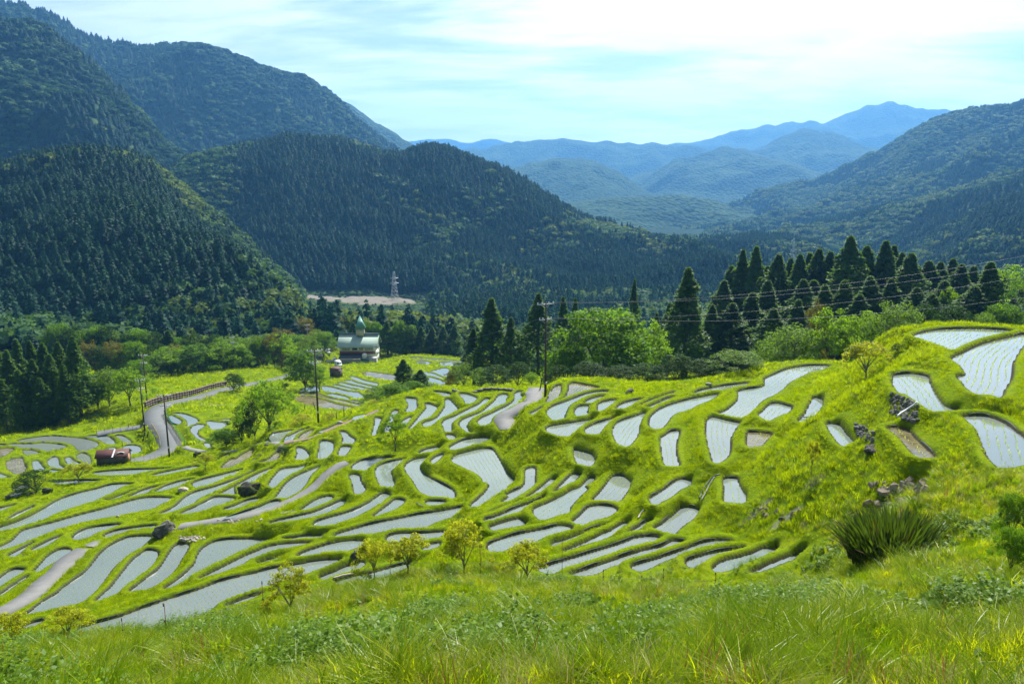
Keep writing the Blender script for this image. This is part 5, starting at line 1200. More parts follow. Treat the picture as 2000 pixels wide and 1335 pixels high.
tree_h('g', 520, 652, 8, 52, 'green tree left of the olive one in the tree row', near=200)
tree_h('lg', 620, 642, 7, 46, 'light green tree over the road left of the hall', near=240)
tree_h('lg', 572, 668, 7, 46, 'light green tree below the olive one by the far pole', near=200)
B('g', 592, 682, 182, 92, 'wide leafy tree between the two nearer poles and the hall')
B('lg', 622, 716, 178, 40, 'small bright tree beside the brown hut')
B('lg', 520, 738, 108, 122, 'open-crowned green tree on the bank above the road bend')
B('d', 466, 788, 113, 62, 'dark evergreen bush left of the open-crowned tree', 'bush', name='bush')
B('d', 492, 766, 112, 52, 'dark evergreen behind the trunk of the open-crowned tree', 'bush', name='bush')
B('g', 440, 838, 113, 78, 'spreading green bush hanging over the hook-shaped paddy', 'bush', name='bush')
for px, yt, d, w, k, l in [(330,683,212,84,'lg','light green tree in the row left of the road wall, biggest one'),(385,682,222,70,'g','green tree in the row above the road wall, right of the biggest'),(440,666,232,72,'lg','light green tree in the row behind the grass terrace pole'),
        (490,656,240,70,'s','pale green tree in the row right of the terrace pole'),(296,700,196,56,'g','green tree right behind the paired poles'),(246,716,172,74,'lg','spreading light tree in shade left of the paired poles'),(206,716,182,62,'s','pale tree beside the left cedar stand'),
        (186,742,170,50,'g','green tree tucked against the left cedar stand'),(268,702,192,52,'g','green tree between the light spreading one and the paired poles'),(412,692,226,50,'g','small green tree filling the row above the wall'),(466,692,228,50,'g','small green tree right of the terrace pole'),(356,700,212,46,'g','low green tree beneath the biggest of the row'),
        (466,742,176,24,'lg','little round tree at the end of the road wall'),(455,744,186,40,'d','dark shrub at the upper end of the road wall'),(700,664,262,30,'g','low tree hidden behind the hall'),(855,632,330,50,'lg','pale layered tree beyond the far fields'),(890,640,330,46,'lg','pale layered tree nearest the far roadside pole')]:
    tree_h(k, px, yt, 8.5 if w > 60 else 6.5 if w > 40 else 4.0, w * 1.1, l, near=150 if px < 280 else 170 if 'wall' in l and w < 45 else 205)
_r = np.random.RandomState(5)
for px in np.arange(170, 640, 17):
    yt = np.interp(px, [170, 250, 330, 450, 560, 640], [712, 700, 684, 668, 648, 640]) + 10 * _r.rand()
    tree_h(['g', 'lg', 's', 'd', 'g', 'o'][_r.randint(6)], px + 8 * _r.rand(), yt, 7 + 4 * _r.rand(), 46 + 20 * _r.rand(), 'one of the mixed leafy trees in the belt between meadow and cedar wood', group='mixed trees of the belt behind the meadow', near=212 if px < 545 else 225)
for px in np.arange(120, 480, 15):
    yt = np.interp(px, [120, 250, 480], [690, 680, 655]) + 12 * _r.rand()
    tree_h(['g', 'd', 'g', 'cedar', 's'][_r.randint(5)], px, yt, 10 + 4 * _r.rand(), 50 + 16 * _r.rand(), 'one of the trees where the leafy belt meets the cedar hill', group='trees at the foot of the left hill', near=236)
for px in np.arange(690, 1000, 22):
    yt = np.interp(px, [690, 800, 900, 1000], [628, 636, 640, 650]) + 10 * _r.rand()
    tree_h(['g', 'cedar', 'd', 'cedar'][_r.randint(4)], px, yt, 10 + 3 * _r.rand(), 40, 'one of the dark trees in the belt behind the hall and far fields', group='dark trees of the belt behind the hall', near=262)
# small trees and shrubs on the terraces and the near slope
O = tree_on
O('y', 1690, 742, 664, 100, 'yellow-leaved maple on the rim before the bright trees', name='maple_tree')
tree_at('y', 728, 1052, 33.0, 78, 'left trunk group of the pair of yellow maples on the near brow', name='maple_tree')
tree_at('y', 795, 1042, 33.5, 92, 'right one of the pair of yellow maples on the near brow', name='maple_tree')
tree_at('y', 905, 1014, 34.0, 112, 'tallest yellow maple on the near brow', name='maple_tree')
tree_at('y', 1030, 1058, 34.0, 100, 'flat-topped small yellow maple right of the tallest one', name='maple_tree')
tree_at('yb', 562, 1102, 30.0, 100, 'round yellow-green bush on the near brow', 'bush', name='bush')
tree_at('y', 18, 1196, 29.0, 76, 'yellow maple cut by the left edge of the photo', name='maple_tree')
tree_at('y', 126, 1188, 30.0, 96, 'yellow maple at the lower left beside the cut one', name='maple_tree')
tree_at('g', 1985, 960, 24.0, 62, 'leafy shrub at the right edge above the other', 'shrub', name='shrub')
tree_at('g', 1985, 1028, 19.0, 80, 'leafy shrub at the right edge below the other', 'shrub', name='shrub')
O('open', 772, 880, 806, 62, 'slender sapling alone on the grass below the knoll', 'sapling', name='sapling')
O('y', 1584, 926, 858, 30, 'thin sapling with few yellow leaves on the right slope', 'sapling', name='sapling')
O('d', 72, 962, 918, 88, 'dark bush among stones at the left edge', 'bush', name='bush')
O('y', 154, 942, 903, 56, 'small yellow tree before the rusty shed', name='maple_tree')
O('y', 402, 917, 886, 42, 'small yellow tree at the roadside footpath', name='maple_tree')
O('yb', 590, 828, 808, 46, 'yellow-flowering bush left of the middle pole', 'bush', name='bush')
O('yb', 645, 822, 806, 34, 'yellow-flowering bush right of the middle pole', 'bush', name='bush')
O('d', 556, 897, 872, 24, 'dark small bush beside the stone steps', 'bush', name='bush')
O('d', 1752, 688, 670, 24, 'dark bush in the bank under the topmost paddy', 'bush', name='bush')
# ------------------------------------------------------------------ utility poles and wires
M_POLE = plain('pole_brown', (0.060, 0.042, 0.036), 0.7, 0.2, 3)
M_POLEG = plain('pole_grey', (0.22, 0.22, 0.21), 0.8, 0.2, 3)
M_STEEL = plain('galvanised', (0.42, 0.44, 0.45), 0.45, 0.2, 8, metal=0.6)
M_INS = plain('porcelain', (0.72, 0.73, 0.72), 0.25, 0.08, spec=0.6)
M_BLACK = plain('black_rubber', (0.015, 0.015, 0.016), 0.6, 0.2)
M_WIRE = plain('wire', (0.09, 0.10, 0.10), 0.5, 0.1)
POLES = {}
def pole(key, px, yb, yt, label, mat=None, arms=2, d=None, r0=0.145, arm=1.7, rz=0.35, trans=False):
    if d is None: x, y, z = hit(px, yb)
    else: x, y, z = at_depth(px, yb, d); z = float(ground(x, y))
    h = at_depth(px, yt, y)[2] - z
    root = empty('utility_pole', (x, y, z), rz)
    b = MB(); b.tube([(0, 0, -0.6), (0, 0, h * 0.5), (0, 0, h)], [r0, r0 * 0.8, r0 * 0.6], 10); b.build('mast', mat or M_POLE, root, True)
    tips = []
    for k in range(arms):
        zz = h - 0.25 - k * 0.16 * h
        wd = arm * (1.0 if k == 0 else 0.75)
        a = MB(); a.box((0, 0.13, zz), (wd, 0.09, 0.09)); a.tube([(-wd * .3, 0.13, zz), (0, 0.13, zz - .45)], 0.02, 4); a.tube([(wd * .3, 0.13, zz), (0, 0.13, zz - .45)], 0.02, 4)
        ao = a.build('crossarm', M_STEEL, root)
        for sx in (-0.46, -0.2, 0.2, 0.46):
            i = MB(); i.tube([(sx * wd, 0.13, zz + .04), (sx * wd, 0.13, zz + .12), (sx * wd, 0.13, zz + .15), (sx * wd, 0.13, zz + .24)], [.03, .065, .045, .06], 8)
            i.build('insulator', M_INS, ao, True)
            if abs(sx) > .3: tips.append(Vector((x + sx * wd * math.cos(rz), y + sx * wd * math.sin(rz), z + zz + .2)))
    if trans:
        c = MB(); c.tube([(0.38, 0, h * .60), (0.38, 0, h * .60 + .9)], 0.26, 12); c.build('transformer', M_POLEG, root, True)
    b = MB(); b.box((0, -r0 - 0.02, 1.7), (0.16, 0.02, 0.32)); b.build('number_plate', M_INS, root)
    tag(root, label, 'utility pole', 'utility poles'); POLES[key] = (tips, Vector((x, y, z + h)), root)
pole('crest', 1065, 775, 590, 'tall leaning brown pole on the crest beside the path', rz=0.5, arm=2.2)
pole('mid', 622, 827, 682, 'dark pole standing before the lower field and the hall', rz=0.3, arm=2.1)
pole('bend', 331, 893, 770, 'dark pole inside the road bend, nearest one on the left', rz=0.2, arm=2.0)
pole('fork', 283, 844, 740, 'dark pole where the side road branches off', rz=0.2, arm=1.7)
pole('pairb', 288, 790, 692, 'tall pole behind the road fork with long hanging stays', d=158, rz=0.1, arm=1.8)
pole('terr', 459, 735, 657, 'slim pole on the grass terrace above the road wall', d=205, rz=0.6, arm=1.4, mat=M_POLEG)
pole('far1', 602, 675, 633, 'grey pole beside the far road left of the hall', d=262, mat=M_POLEG, arm=1.8)
pole('far2', 615, 676, 650, 'shorter grey pole right of the grey one by the far road', d=260, mat=M_POLEG, arm=1.2, arms=1)
pole('far3', 623, 645, 617, 'grey pole in front of the dome-shaped yellowish tree', d=285, mat=M_POLEG, arm=1.6)
pole('far4', 905, 690, 634, 'lone grey pole by the far road right of the hall', d=285, mat=M_POLEG, arm=1.2, arms=1, trans=True)
pole('far5', 752, 636, 609, 'grey pole top above the trees behind the hall', d=320, mat=M_POLEG, arm=1.8, arms=1)
def wire(a, b, sag, label, group='overhead wires', n=18, r=0.009):
    m = MB(); pts = [a.lerp(b, i / n) - Vector((0, 0, sag * 4 * (i / n) * (1 - i / n))) for i in range(n + 1)]
    o = Vector((a.x, a.y, a.z)); m.tube([p - o for p in pts], r, 4, False)
    tag(add('overhead_wire', m.mesh('overhead_wire', M_WIRE), loc=o), label, 'wire', group)
_off = [Vector(at_depth(2150, y_, 78)) for y_ in (470, 488, 512, 560)]
for i, q in enumerate(_off):
    wire(POLES['crest'][0][min(i, 3)], q, 1.6, ['topmost wire from the crest pole across the right-hand cedars', 'second wire from the crest pole across the right-hand cedars', 'third wire from the crest pole across the right-hand trees', 'lowest wire from the crest pole across the right-hand trees'][i], n=26)
for i in range(2):
    wire(POLES['crest'][0][i * 2], POLES['mid'][0][i * 2 + 1 if i else 1], 1.0, ['upper', 'lower'][i] + ' wire between the crest pole and the pole before the lower field')
    wire(POLES['bend'][0][i * 2 + 1], POLES['mid'][0][i * 2], 1.2, ['upper', 'lower'][i] + ' wire between the road bend pole and the pole before the lower field')
    wire(POLES['fork'][0][i * 2], POLES['bend'][0][i * 2], 0.5, ['upper', 'lower'][i] + ' wire between the fork pole and the road bend pole')
    wire(POLES['pairb'][0][i * 2 + 1], POLES['terr'][0][i * 2], 1.3, ['upper', 'lower'][i] + ' wire from the fork poles to the terrace pole')
    wire(POLES['fork'][0][i * 2 + 1], POLES['pairb'][0][i * 2], 0.3, ['upper', 'lower'][i] + ' wire between the two fork poles')
    wire(POLES['terr'][0][i * 2 + 1], POLES['far1'][0][i * 2], 1.2, ['upper', 'lower'][i] + ' wire from the terrace pole to the far road poles')
    wire(POLES['far3'][0][i * 2 + 1], POLES['far5'][0][i % 2], 1.4, ['upper', 'lower'][i] + ' wire passing behind the hall spire')
wire(POLES['far5'][0][1], POLES['far4'][0][0], 1.6, 'wire from the pole behind the hall to the lone far pole')
# stays with black guards
def guard(px, yb, lean, label, ht=1.6):
    x, y, z = hit(px, yb); m = MB(); m.tube([(0, 0, -.15), (lean[0], lean[1], ht)], 0.075, 8)
    tag(add('guy_wire_guard', m.mesh('guy_wire_guard', M_BLACK), loc=(x, y, z)), label, 'wire guard', 'black guy wire guards')
guard(593, 803, (0.35, 0.2), 'black leaning stay guard left of the middle pole')
guard(616, 799, (-0.45, 0.2), 'black leaning stay guard right of the middle pole')
guard(278, 862, (0.5, 0.3), 'black leaning stay guard below the fork pole, left one')
guard(285, 859, (0.5, 0.3), 'black leaning stay guard below the fork pole, right one')
guard(1054, 762, (0.3, 0.2), 'black stay guard beside the crest path')
_g = hit(1054, 762); wire(Vector(_g) + Vector((.3, .2, 1.6)), POLES['crest'][1] - Vector((0, 0, 3.4)), 0.0, 'steel stay bracing the crest pole', n=2)
# field posts
M_WOOD = plain('weathered_wood', (0.10, 0.085, 0.07), 0.9, 0.35, 5)
def post(px, yb, yt, label, r=0.06):
    x, y, z = hit(px, yb); h = max(0.5, at_depth(px, yt, y)[2] - z); m = MB(); m.tube([(0, 0, -.2), (0.02, 0, h * .6), (0.03, 0, h)], [r, r * .95, r * .8], 7)
    tag(add('post', m.mesh('post', M_WOOD), loc=(x, y, z)), label, 'post', 'wooden field posts')
for px, yb, yt, l in [(672,814,792,'tallest wooden post on the crest right of the middle pole'),(657,818,804,'short wooden post close to the middle pole'),(686,808,803,'stub of a wooden post at the end of the crest'),(239,870,862,'short stump between the road and the half-moon paddy'),(251,835,826,'dark gate post beside the side road')]: post(px, yb, yt, l)

# ------------------------------------------------------------------ pylon on the valley floor
px_, py_, pz_ = hit(771, 584); _h = at_depth(771, 530, py_)[2] - pz_
root = empty('pylon', (px_, py_, pz_), 0.4)
b = MB(); W0, W1 = _h * .13, _h * .025
def _pc(t, sx, sy): w = W0 + (W1 - W0) * t ** .8; return (sx * w, sy * w, t * _h)
C4 = [(-1, -1), (1, -1), (1, 1), (-1, 1)]
for sx, sy in C4: b.tube([_pc(i / 6, sx, sy) for i in range(7)], 0.11, 4)
b.build('leg', M_STEEL, root)
b = MB(); lv = [0, .16, .3, .42, .54, .64, .74, .83, .92, 1]
for t0, t1 in zip(lv[:-1], lv[1:]):
    for k in range(4):
        a0, a1 = C4[k], C4[(k + 1) % 4]
        b.tube([_pc(t0, *a0), _pc(t1, *a1)], 0.06, 3); b.tube([_pc(t0, *a1), _pc(t1, *a0)], 0.06, 3); b.tube([_pc(t1, *a0), _pc(t1, *a1)], 0.06, 3)
b.build('bracing', M_STEEL, root)
for zt, wd in ((.58, .17), (.76, .15)):
    b = MB(); b.tube([(-wd * _h, 0, zt * _h), (0, 0, zt * _h + .5), (wd * _h, 0, zt * _h)], 0.14, 4); b.tube([(-wd * _h, 0, zt * _h), (0, 0, zt * _h - .8), (wd * _h, 0, zt * _h)], 0.1, 4); b.build('crossarm', M_STEEL, root)
tag(root, 'steel lattice pylon by the bare spoil ground in the valley', 'pylon')
x2, y2, z2 = at_depth(1549, 498, 760); z2 = at_depth(1549, 500, 760)[2]; zg = float(ground(x2, y2)); hh_ = at_depth(1549, 466, 760)[2] - zg
r2 = empty('pylon', (x2, y2, zg), 0.2); r2.scale = (.8, .8, hh_ / _h)
for c in list(root.children): cc_ = c.copy(); COL.objects.link(cc_); cc_.parent = r2
tag(r2, 'faint lattice pylon rising from the low ridge above the cedars', 'pylon')

# ------------------------------------------------------------------ hall with a spire
hx, hy, hz = hit(700, 707, 150)
K = hy / FPX * 1.02
hall = empty('hall', (hx, hy + 3.0, hz + 1.7), 0.0)
def bx(nm, c, d, mat, par=None, rz=0.0):
    b = MB(); b.box(c, d, rz); return b.build(nm, mat, par or hall)
M_WALL = plain('hall_plaster', (0.74, 0.72, 0.66), 0.8, 0.12, 1.2); M_RED = plain('hall_boards', (0.20, 0.075, 0.045), 0.8, 0.25, 3)
M_ROOFG = plain('hall_roof', (0.27, 0.345, 0.285), 0.8, 0.14, 0.7, spec=0.08); M_RIDGE = plain('ridge_cap', (0.03, 0.06, 0.06), 0.5, 0.2)
M_SPIRE = plain('spire_copper', (0.10, 0.24, 0.19), 0.45, 0.2, 1.5); M_TOWER = plain('spire_wall', (0.42, 0.38, 0.26), 0.8, 0.1)
M_SLATE = plain('lean_to_roof', (0.035, 0.042, 0.05), 0.5, 0.2, 2); M_CBLK = plain('concrete_block', (0.36, 0.36, 0.33), 0.9, 0.25, 1.0); M_CREAM = plain('fascia', (0.55, 0.48, 0.36), 0.7, 0.1)
M_GREENR = plain('green_sheet', (0.05, 0.17, 0.11), 0.5, 0.2)
t = NT('window_glass'); M_GLASS = t.done(t.bsdf(t.mix(t.noise(0.8, 2, 0.5, t.obj()), (0.02, 0.03, 0.03), (0.09, 0.10, 0.08)), 0.08, None, 0.6))
t = NT('window_screen'); M_SHOJI = t.done(t.bsdf(t.mix(t.noise(2, 2, 0.5, t.obj()), (0.35, 0.33, 0.28), (0.55, 0.52, 0.45)), 0.3, None, 0.5))
Wd, Dp = 11.6, 7.4
bx('wall', (0, 0, 3.15), (Wd, Dp, 2.0), M_WALL); bx('lower_wall', (0, 0, 1.15), (Wd - .06, Dp - .06, 2.0), M_WALL); bx('board_band', (0, -Dp / 2 - .01, 1.55), (Wd + .02, .06, .8), M_RED); bx('footing', (0, 0, -0.85), (Wd - .2, Dp - .2, 2.0), M_CBLK); bx('skirting', (0, -Dp / 2 - .02, 2.02), (Wd + .04, .08, .18), M_RED)
for i, (cx, w_, mt) in enumerate([(-4.4, 1.1, M_SHOJI), (-3.2, 1.1, M_SHOJI), (-0.85, 1.5, M_GLASS), (3.2, 1.1, M_SHOJI), (4.4, 1.1, M_SHOJI), (1.2, 1.0, M_SHOJI)]):
    f = bx('window', (cx, -Dp / 2 - .03, 3.1), (w_ + .14, .08, 1.24), M_RED); bx('pane', (cx - w_ / 4, -Dp / 2 - .085, 3.1), (w_ / 2 - .05, .03, 1.08), mt, f); bx('pane', (cx + w_ / 4, -Dp / 2 - .085, 3.1), (w_ / 2 - .05, .03, 1.08), mt, f)
RH, OV = 2.9, 0.85
def slope(sg):
    b = MB(); y0, z0 = sg * (Dp / 2 + OV), 4.05 - OV * RH / (Dp / 2); x = Wd / 2 + .75
    b.raw([(-x, y0, z0), (x, y0, z0), (x, 0, 4.1 + RH), (-x, 0, 4.1 + RH), (-x, y0, z0 + .16), (x, y0, z0 + .16), (x, 0, 4.26 + RH), (-x, 0, 4.26 + RH)], [(0, 1, 2, 3), (4, 7, 6, 5), (0, 4, 5, 1), (1, 5, 6, 2), (2, 6, 7, 3), (3, 7, 4, 0)])
    r = b.build('roof', M_ROOFG, hall)
    for k in range(1, 8):
        s = MB(); t0, t1 = (k - .02) / 8, (k + .02) / 8
        s.raw([(-x - .01, y0 * (1 - t), z0 + .165 + (4.1 + RH - z0) * t + .012) for t in (t0, t1)] + [(x + .01, y0 * (1 - t), z0 + .165 + (4.1 + RH - z0) * t + .012) for t in (t1, t0)], [(0, 1, 2, 3)]); s.build('batten', M_ROOFG, r)
slope(-1); slope(1)
for sx in (-1, 1):
    b = MB(); x = sx * Wd / 2; b.raw([(x, -Dp / 2, 4.15), (x, Dp / 2, 4.15), (x, 0, 4.05 + RH)], [(0, 1, 2)]); b.build('gable', M_WALL, hall)
bx('ridge_cap', (0, 0, 4.3 + RH), (Wd + 1.6, .5, .22), M_RIDGE)
tw = bx('tower', (0.45, 0, 4.3 + RH + .65), (2.4, 2.4, 2.3), M_TOWER)
b = MB(); z0 = 4.3 + RH + 1.8
b.raw([(0.45 - 1.6, -1.6, z0), (0.45 + 1.6, -1.6, z0), (0.45 + 1.6, 1.6, z0), (0.45 - 1.6, 1.6, z0), (0.45, 0, z0 + 4.3)], [(3, 2, 1, 0), (0, 1, 4), (1, 2, 4), (2, 3, 4), (3, 0, 4)]); b.build('spire', M_SPIRE, tw)
b = MB(); b.tube([(0.45, 0, z0 + 4.2), (0.45, 0, z0 + 4.7)], .04, 5); b.build('finial', M_STEEL, tw)
# lower front: lean-to, plant platform, tank, block shed
lt = empty('annex', (hx - 1.9, hy - 2.9, hz + 0.7)); 
bx('wall', (0, 0.6, -0.1), (6.6, 3.0, 2.8), M_CBLK, lt)
b = MB(); b.raw([(-3.6, -1.5, 1.25), (3.4, -1.5, 1.25), (3.4, 2.2, 2.25), (-3.6, 2.2, 2.25), (-3.6, -1.5, 1.42), (3.4, -1.5, 1.42), (3.4, 2.2, 2.42), (-3.6, 2.2, 2.42)], [(3, 2, 1, 0), (4, 5, 6, 7), (0, 1, 5, 4), (1, 2, 6, 5), (2, 3, 7, 6), (3, 0, 4, 7)]); b.build('roof', M_SLATE, lt)
bx('fascia', (-.1, -1.55, 1.25), (7.0, .07, .28), M_CREAM, lt)
tag(lt, 'low annex with dark lean-to roof in front of the hall', 'annex')
tag(hall, 'hall with pale green pitched roof and green pyramid spire', 'hall')
pf = empty('block_shed', (hx + 4.6, hy - 3.2, hz - 0.5))
bx('wall', (0.9, 0, 1.2), (2.3, 2.4, 3.0), M_CBLK, pf); bx('side_wall', (-1.7, 0.3, 0.7), (2.9, 1.8, 2.0), M_CBLK, pf); bx('roof', (-1.3, 0.3, 1.8), (3.9, 2.3, .12), M_GREENR, pf); bx('roof_slab', (0.9, 0, 2.75), (2.5, 2.6, .1), M_CBLK, pf)
for k in range(6): bx('rib', (0.1 + k * .34, -1.22, 1.2), (.05, .05, 2.9), M_CBLK, pf)
tag(pf, 'grey block shed with green sheet roof below the hall', 'shed')
tk = empty('water_tank', (hx + 2.6, hy - 2.4, hz + 2.0))
b = MB(); b.tube([(0, 0, 0.2), (0, 0, .3), (0, 0, 1.2), (0, 0, 1.45)], [.75, .8, .8, .45], 14); b.build('body', plain('tank', (0.62, 0.60, 0.50), 0.5, 0.1), tk, True); bx('stand', (0, 0, 0.0), (1.5, 1.5, .4), M_STEEL, tk)
tag(tk, 'cream water tank on a stand before the hall', 'tank')
fl = empty('flue_pipe', (hx + 5.6, hy - 2.0, hz + 0.4)); b = MB(); b.tube([(0, 0, 0), (0, 0, 5.4)], .09, 8); b.build('pipe', M_STEEL, fl); b = MB(); b.tube([(0, 0, 5.4), (0, 0, 5.6)], [.16, .05], 8); b.build('cap', M_STEEL, fl)
tag(fl, 'thin steel flue pipe rising at the right front of the hall', 'pipe')

# ------------------------------------------------------------------ vehicles by the hall
M_CARW = plain('car_white', (0.72, 0.74, 0.75), 0.25, 0.05, spec=0.5); M_TYRE = plain('tyre', (0.02, 0.02, 0.02), 0.8, 0.2); M_RIM = plain('rim', (0.4, 0.4, 0.4), 0.4, 0.1, metal=0.6)
M_LAMP = plain('headlamp', (0.7, 0.7, 0.65), 0.1, 0.05, spec=0.6); M_TAIL = plain('tail_lamp', (0.35, 0.02, 0.015), 0.2, 0.1)
def vehicle(kind, px, py, rz, label, d=None):
    if d: x, y, _ = at_depth(px, py, d); z = float(ground(x, y))
    else: x, y, z = hit(px, py, 150)
    z += 0.05
    r = empty('van' if kind == 'van' else 'truck' if kind == 'truck' else 'car', (x, y, z), rz)
    L, Wv = 3.4, 1.45
    def prof(P, w, nm, mt, par=r, inset=0.0):
        b = MB(); n = len(P); b.raw([(p[0], -w / 2, p[1]) for p in P] + [(p[0], w / 2, p[1]) for p in P], [tuple(range(n))[::-1], tuple(range(n, 2 * n))] + [(i, (i + 1) % n, n + (i + 1) % n, n + i) for i in range(n)]); return b.build(nm, mt, par)
    if kind == 'van':
        body = prof([(-1.7, .35), (1.7, .35), (1.72, .75), (1.62, .98), (1.2, 1.02), (.85, 1.72), (.6, 1.82), (-1.55, 1.82), (-1.7, 1.6), (-1.72, .8)], Wv, 'body', M_CARW)
        prof([(1.19, 1.06), (1.235, 1.06), (.885, 1.70), (.86, 1.66)], Wv - .2, 'windscreen', M_GLASS)
        for s in (-1, 1):
            for a, c in ((-1.4, -.55), (-.45, .3), (.4, .78)):
                b = MB(); b.box(((a + c) / 2, s * (Wv / 2 + .004), 1.36), (c - a, .012, .44)); b.build('side_window', M_GLASS, body)
        b = MB(); b.box((-1.715, 0, 1.35), (.02, Wv - .3, .46)); b.build('rear_window', M_GLASS, body)
    elif kind == 'truck':
        body = prof([(.35, .4), (1.7, .4), (1.72, .9), (1.55, 1.05), (1.25, 1.72), (.4, 1.75)], Wv, 'cab', M_CARW)
        prof([(1.545, 1.08), (1.58, 1.08), (1.29, 1.66), (1.265, 1.63)], Wv - .2, 'windscreen', M_GLASS)
        for s in (-1, 1):
            b = MB(); b.box((.85, s * (Wv / 2 + .004), 1.36), (.62, .012, .42)); b.build('side_window', M_GLASS, body)
        b = MB(); b.box((-.72, 0, .62), (2.05, Wv, .1)); b.box((-.72, Wv / 2 - .02, .8), (2.05, .04, .3)); b.box((-.72, -Wv / 2 + .02, .8), (2.05, .04, .3)); b.box((-1.73, 0, .8), (.04, Wv, .3)); b.build('load_bed', M_CARW, r)
        b = MB(); b.box((-.5, 0, .48), (2.3, .7, .16)); b.build('chassis', M_BLACK, r)
        b = MB(); b.box((-1.0, .1, .85), (.9, .8, .34), .2, .8); b.build('cargo', plain('cargo', (.30, .09, .05), .8, .3), r)
    else:
        body = prof([(-1.7, .32), (1.7, .32), (1.72, .6), (1.6, .8), (.95, .9), (.5, 1.42), (-.95, 1.48), (-1.6, 1.0), (-1.72, .7)], Wv, 'body', M_CARW)
        prof([(.96, .93), (1.0, .93), (.56, 1.40), (.52, 1.38)], Wv - .2, 'windscreen', M_GLASS)
        for s in (-1, 1):
            b = MB(); b.box((-.2, s * (Wv / 2 + .004), 1.14), (1.3, .012, .36)); b.build('side_window', M_GLASS, body)
    for s in (-1, 1):
        b = MB(); b.box((1.715, s * .52, .72), (.04, .26, .17)); b.build('headlight', M_LAMP, r)
        b = MB(); b.box((-1.735, s * .58, .78), (.04, .16, .26)); b.build('tail_light', M_TAIL, r)
        for wx in (-1.1, 1.1):
            b = MB(); b.tube([(wx, s * (Wv / 2 - .16), .28), (wx, s * (Wv / 2 + .02), .28)], .29, 14); w = b.build('wheel', M_TYRE, r)
            b = MB(); b.tube([(wx, s * (Wv / 2 + .0), .28), (wx, s * (Wv / 2 + .035), .28)], .16, 10); b.build('rim', M_RIM, w)
    tag(r, label, 'car' if kind == 'car' else kind, 'vehicles parked by the hall')
vehicle('van', 661, 716, -1.1, 'small white van parked at the lower left corner of the hall')
vehicle('truck', 649, 709, 0.15, 'small white flatbed truck with a brown load beside the hall')
vehicle('car', 642, 690, -1.25, 'small white car on the far side of the hall yard')
# brown hut
x, y, z = hit(655, 737, 150); hut = empty('hut', (x, y + 1.2, z), -0.5)
M_HUT = plain('hut_boards', (0.12, 0.09, 0.075), 0.85, 0.3, 3); M_RUST = plain('rust_sheet', (0.072, 0.026, 0.020), 0.7, 0.35, 1.2, bump=0.01)
bx('wall', (0, 0, 1.1), (2.6, 2.2, 2.4), M_HUT, hut); bx('roof', (0, 0, 2.4), (3.0, 2.6, .12), M_RUST, hut); bx('door', (-.5, -1.11, .9), (.8, .05, 1.7), M_SLATE, hut); bx('window', (1.31, 0, 1.4), (.04, .7, .6), M_GLASS, hut)
tag(hut, 'small brown hut with rusty roof below the parked vehicles', 'hut')
# rusty shed in the left paddies
x, y, z = hit(212, 909, 60); sh = empty('shed', (x, y + 1.6, z), 0.20)
M_SHW = plain('shed_sheet', (0.085, 0.080, 0.060), 0.8, 0.35, 1.5, bump=0.01)
SL, SW, SHh = 3.9, 2.1, 1.05
bx('wall', (0, 0, SHh / 2 - .1), (SL, SW, SHh + .2), M_SHW, sh)
for k in range(9): bx('corrugation', (-SL / 2 + .25 + k * .42, -SW / 2 - .02, SHh / 2), (.06, .05, SHh), M_SHW, sh)
for s in (-1, 1):
    b = MB(); y0 = s * (SW / 2 + .2); b.raw([(-SL / 2 - .2, y0, SHh - .05), (SL / 2 + .2, y0, SHh - .05), (SL / 2 + .2, 0, SHh + .75), (-SL / 2 - .2, 0, SHh + .75), (-SL / 2 - .2, y0, SHh + .01), (SL / 2 + .2, y0, SHh + .01), (SL / 2 + .2, 0, SHh + .81), (-SL / 2 - .2, 0, SHh + .81)], [(0, 1, 2, 3), (4, 7, 6, 5), (0, 4, 5, 1), (1, 5, 6, 2), (2, 6, 7, 3), (3, 7, 4, 0)]); rf = b.build('roof', M_RUST, sh)
    if s < 0:
        b = MB(); f = lambda t: (y0 * (1 - t) - .0, SHh + .03 + .78 * t)
        b.raw([(.05, f(.02)[0], f(.02)[1]), (.25, f(.02)[0], f(.02)[1]), (.35, f(.98)[0], f(.98)[1]), (.15, f(.98)[0], f(.98)[1])], [(0, 1, 2, 3)]); b.build('pale_strip', M_WHITE, rf)
        b = MB(); b.tube([(0.7 + 0.9 * i / 8, f(.42 + .10 * math.sin(i / 8 * 3.1))[0], f(.42 + .10 * math.sin(i / 8 * 3.1))[1] + .06) for i in range(9)], .07, 6); b.build('hose', M_WHITE, rf)
for s in (-1, 1):
    b = MB(); b.raw([(s * SL / 2, -SW / 2, SHh), (s * SL / 2, SW / 2, SHh), (s * SL / 2, 0, SHh + .72)], [(0, 1, 2)]); b.build('gable', plain('gable_board', (.30, .14, .08), .8, .3), sh)
bx('door', (SL / 2 + .02, -.2, .55), (.05, .9, 1.1), plain('shed_door', (.34, .17, .10), .8, .2), sh)
tag(sh, 'low shed with rusty red roof beside the left paddies', 'shed')

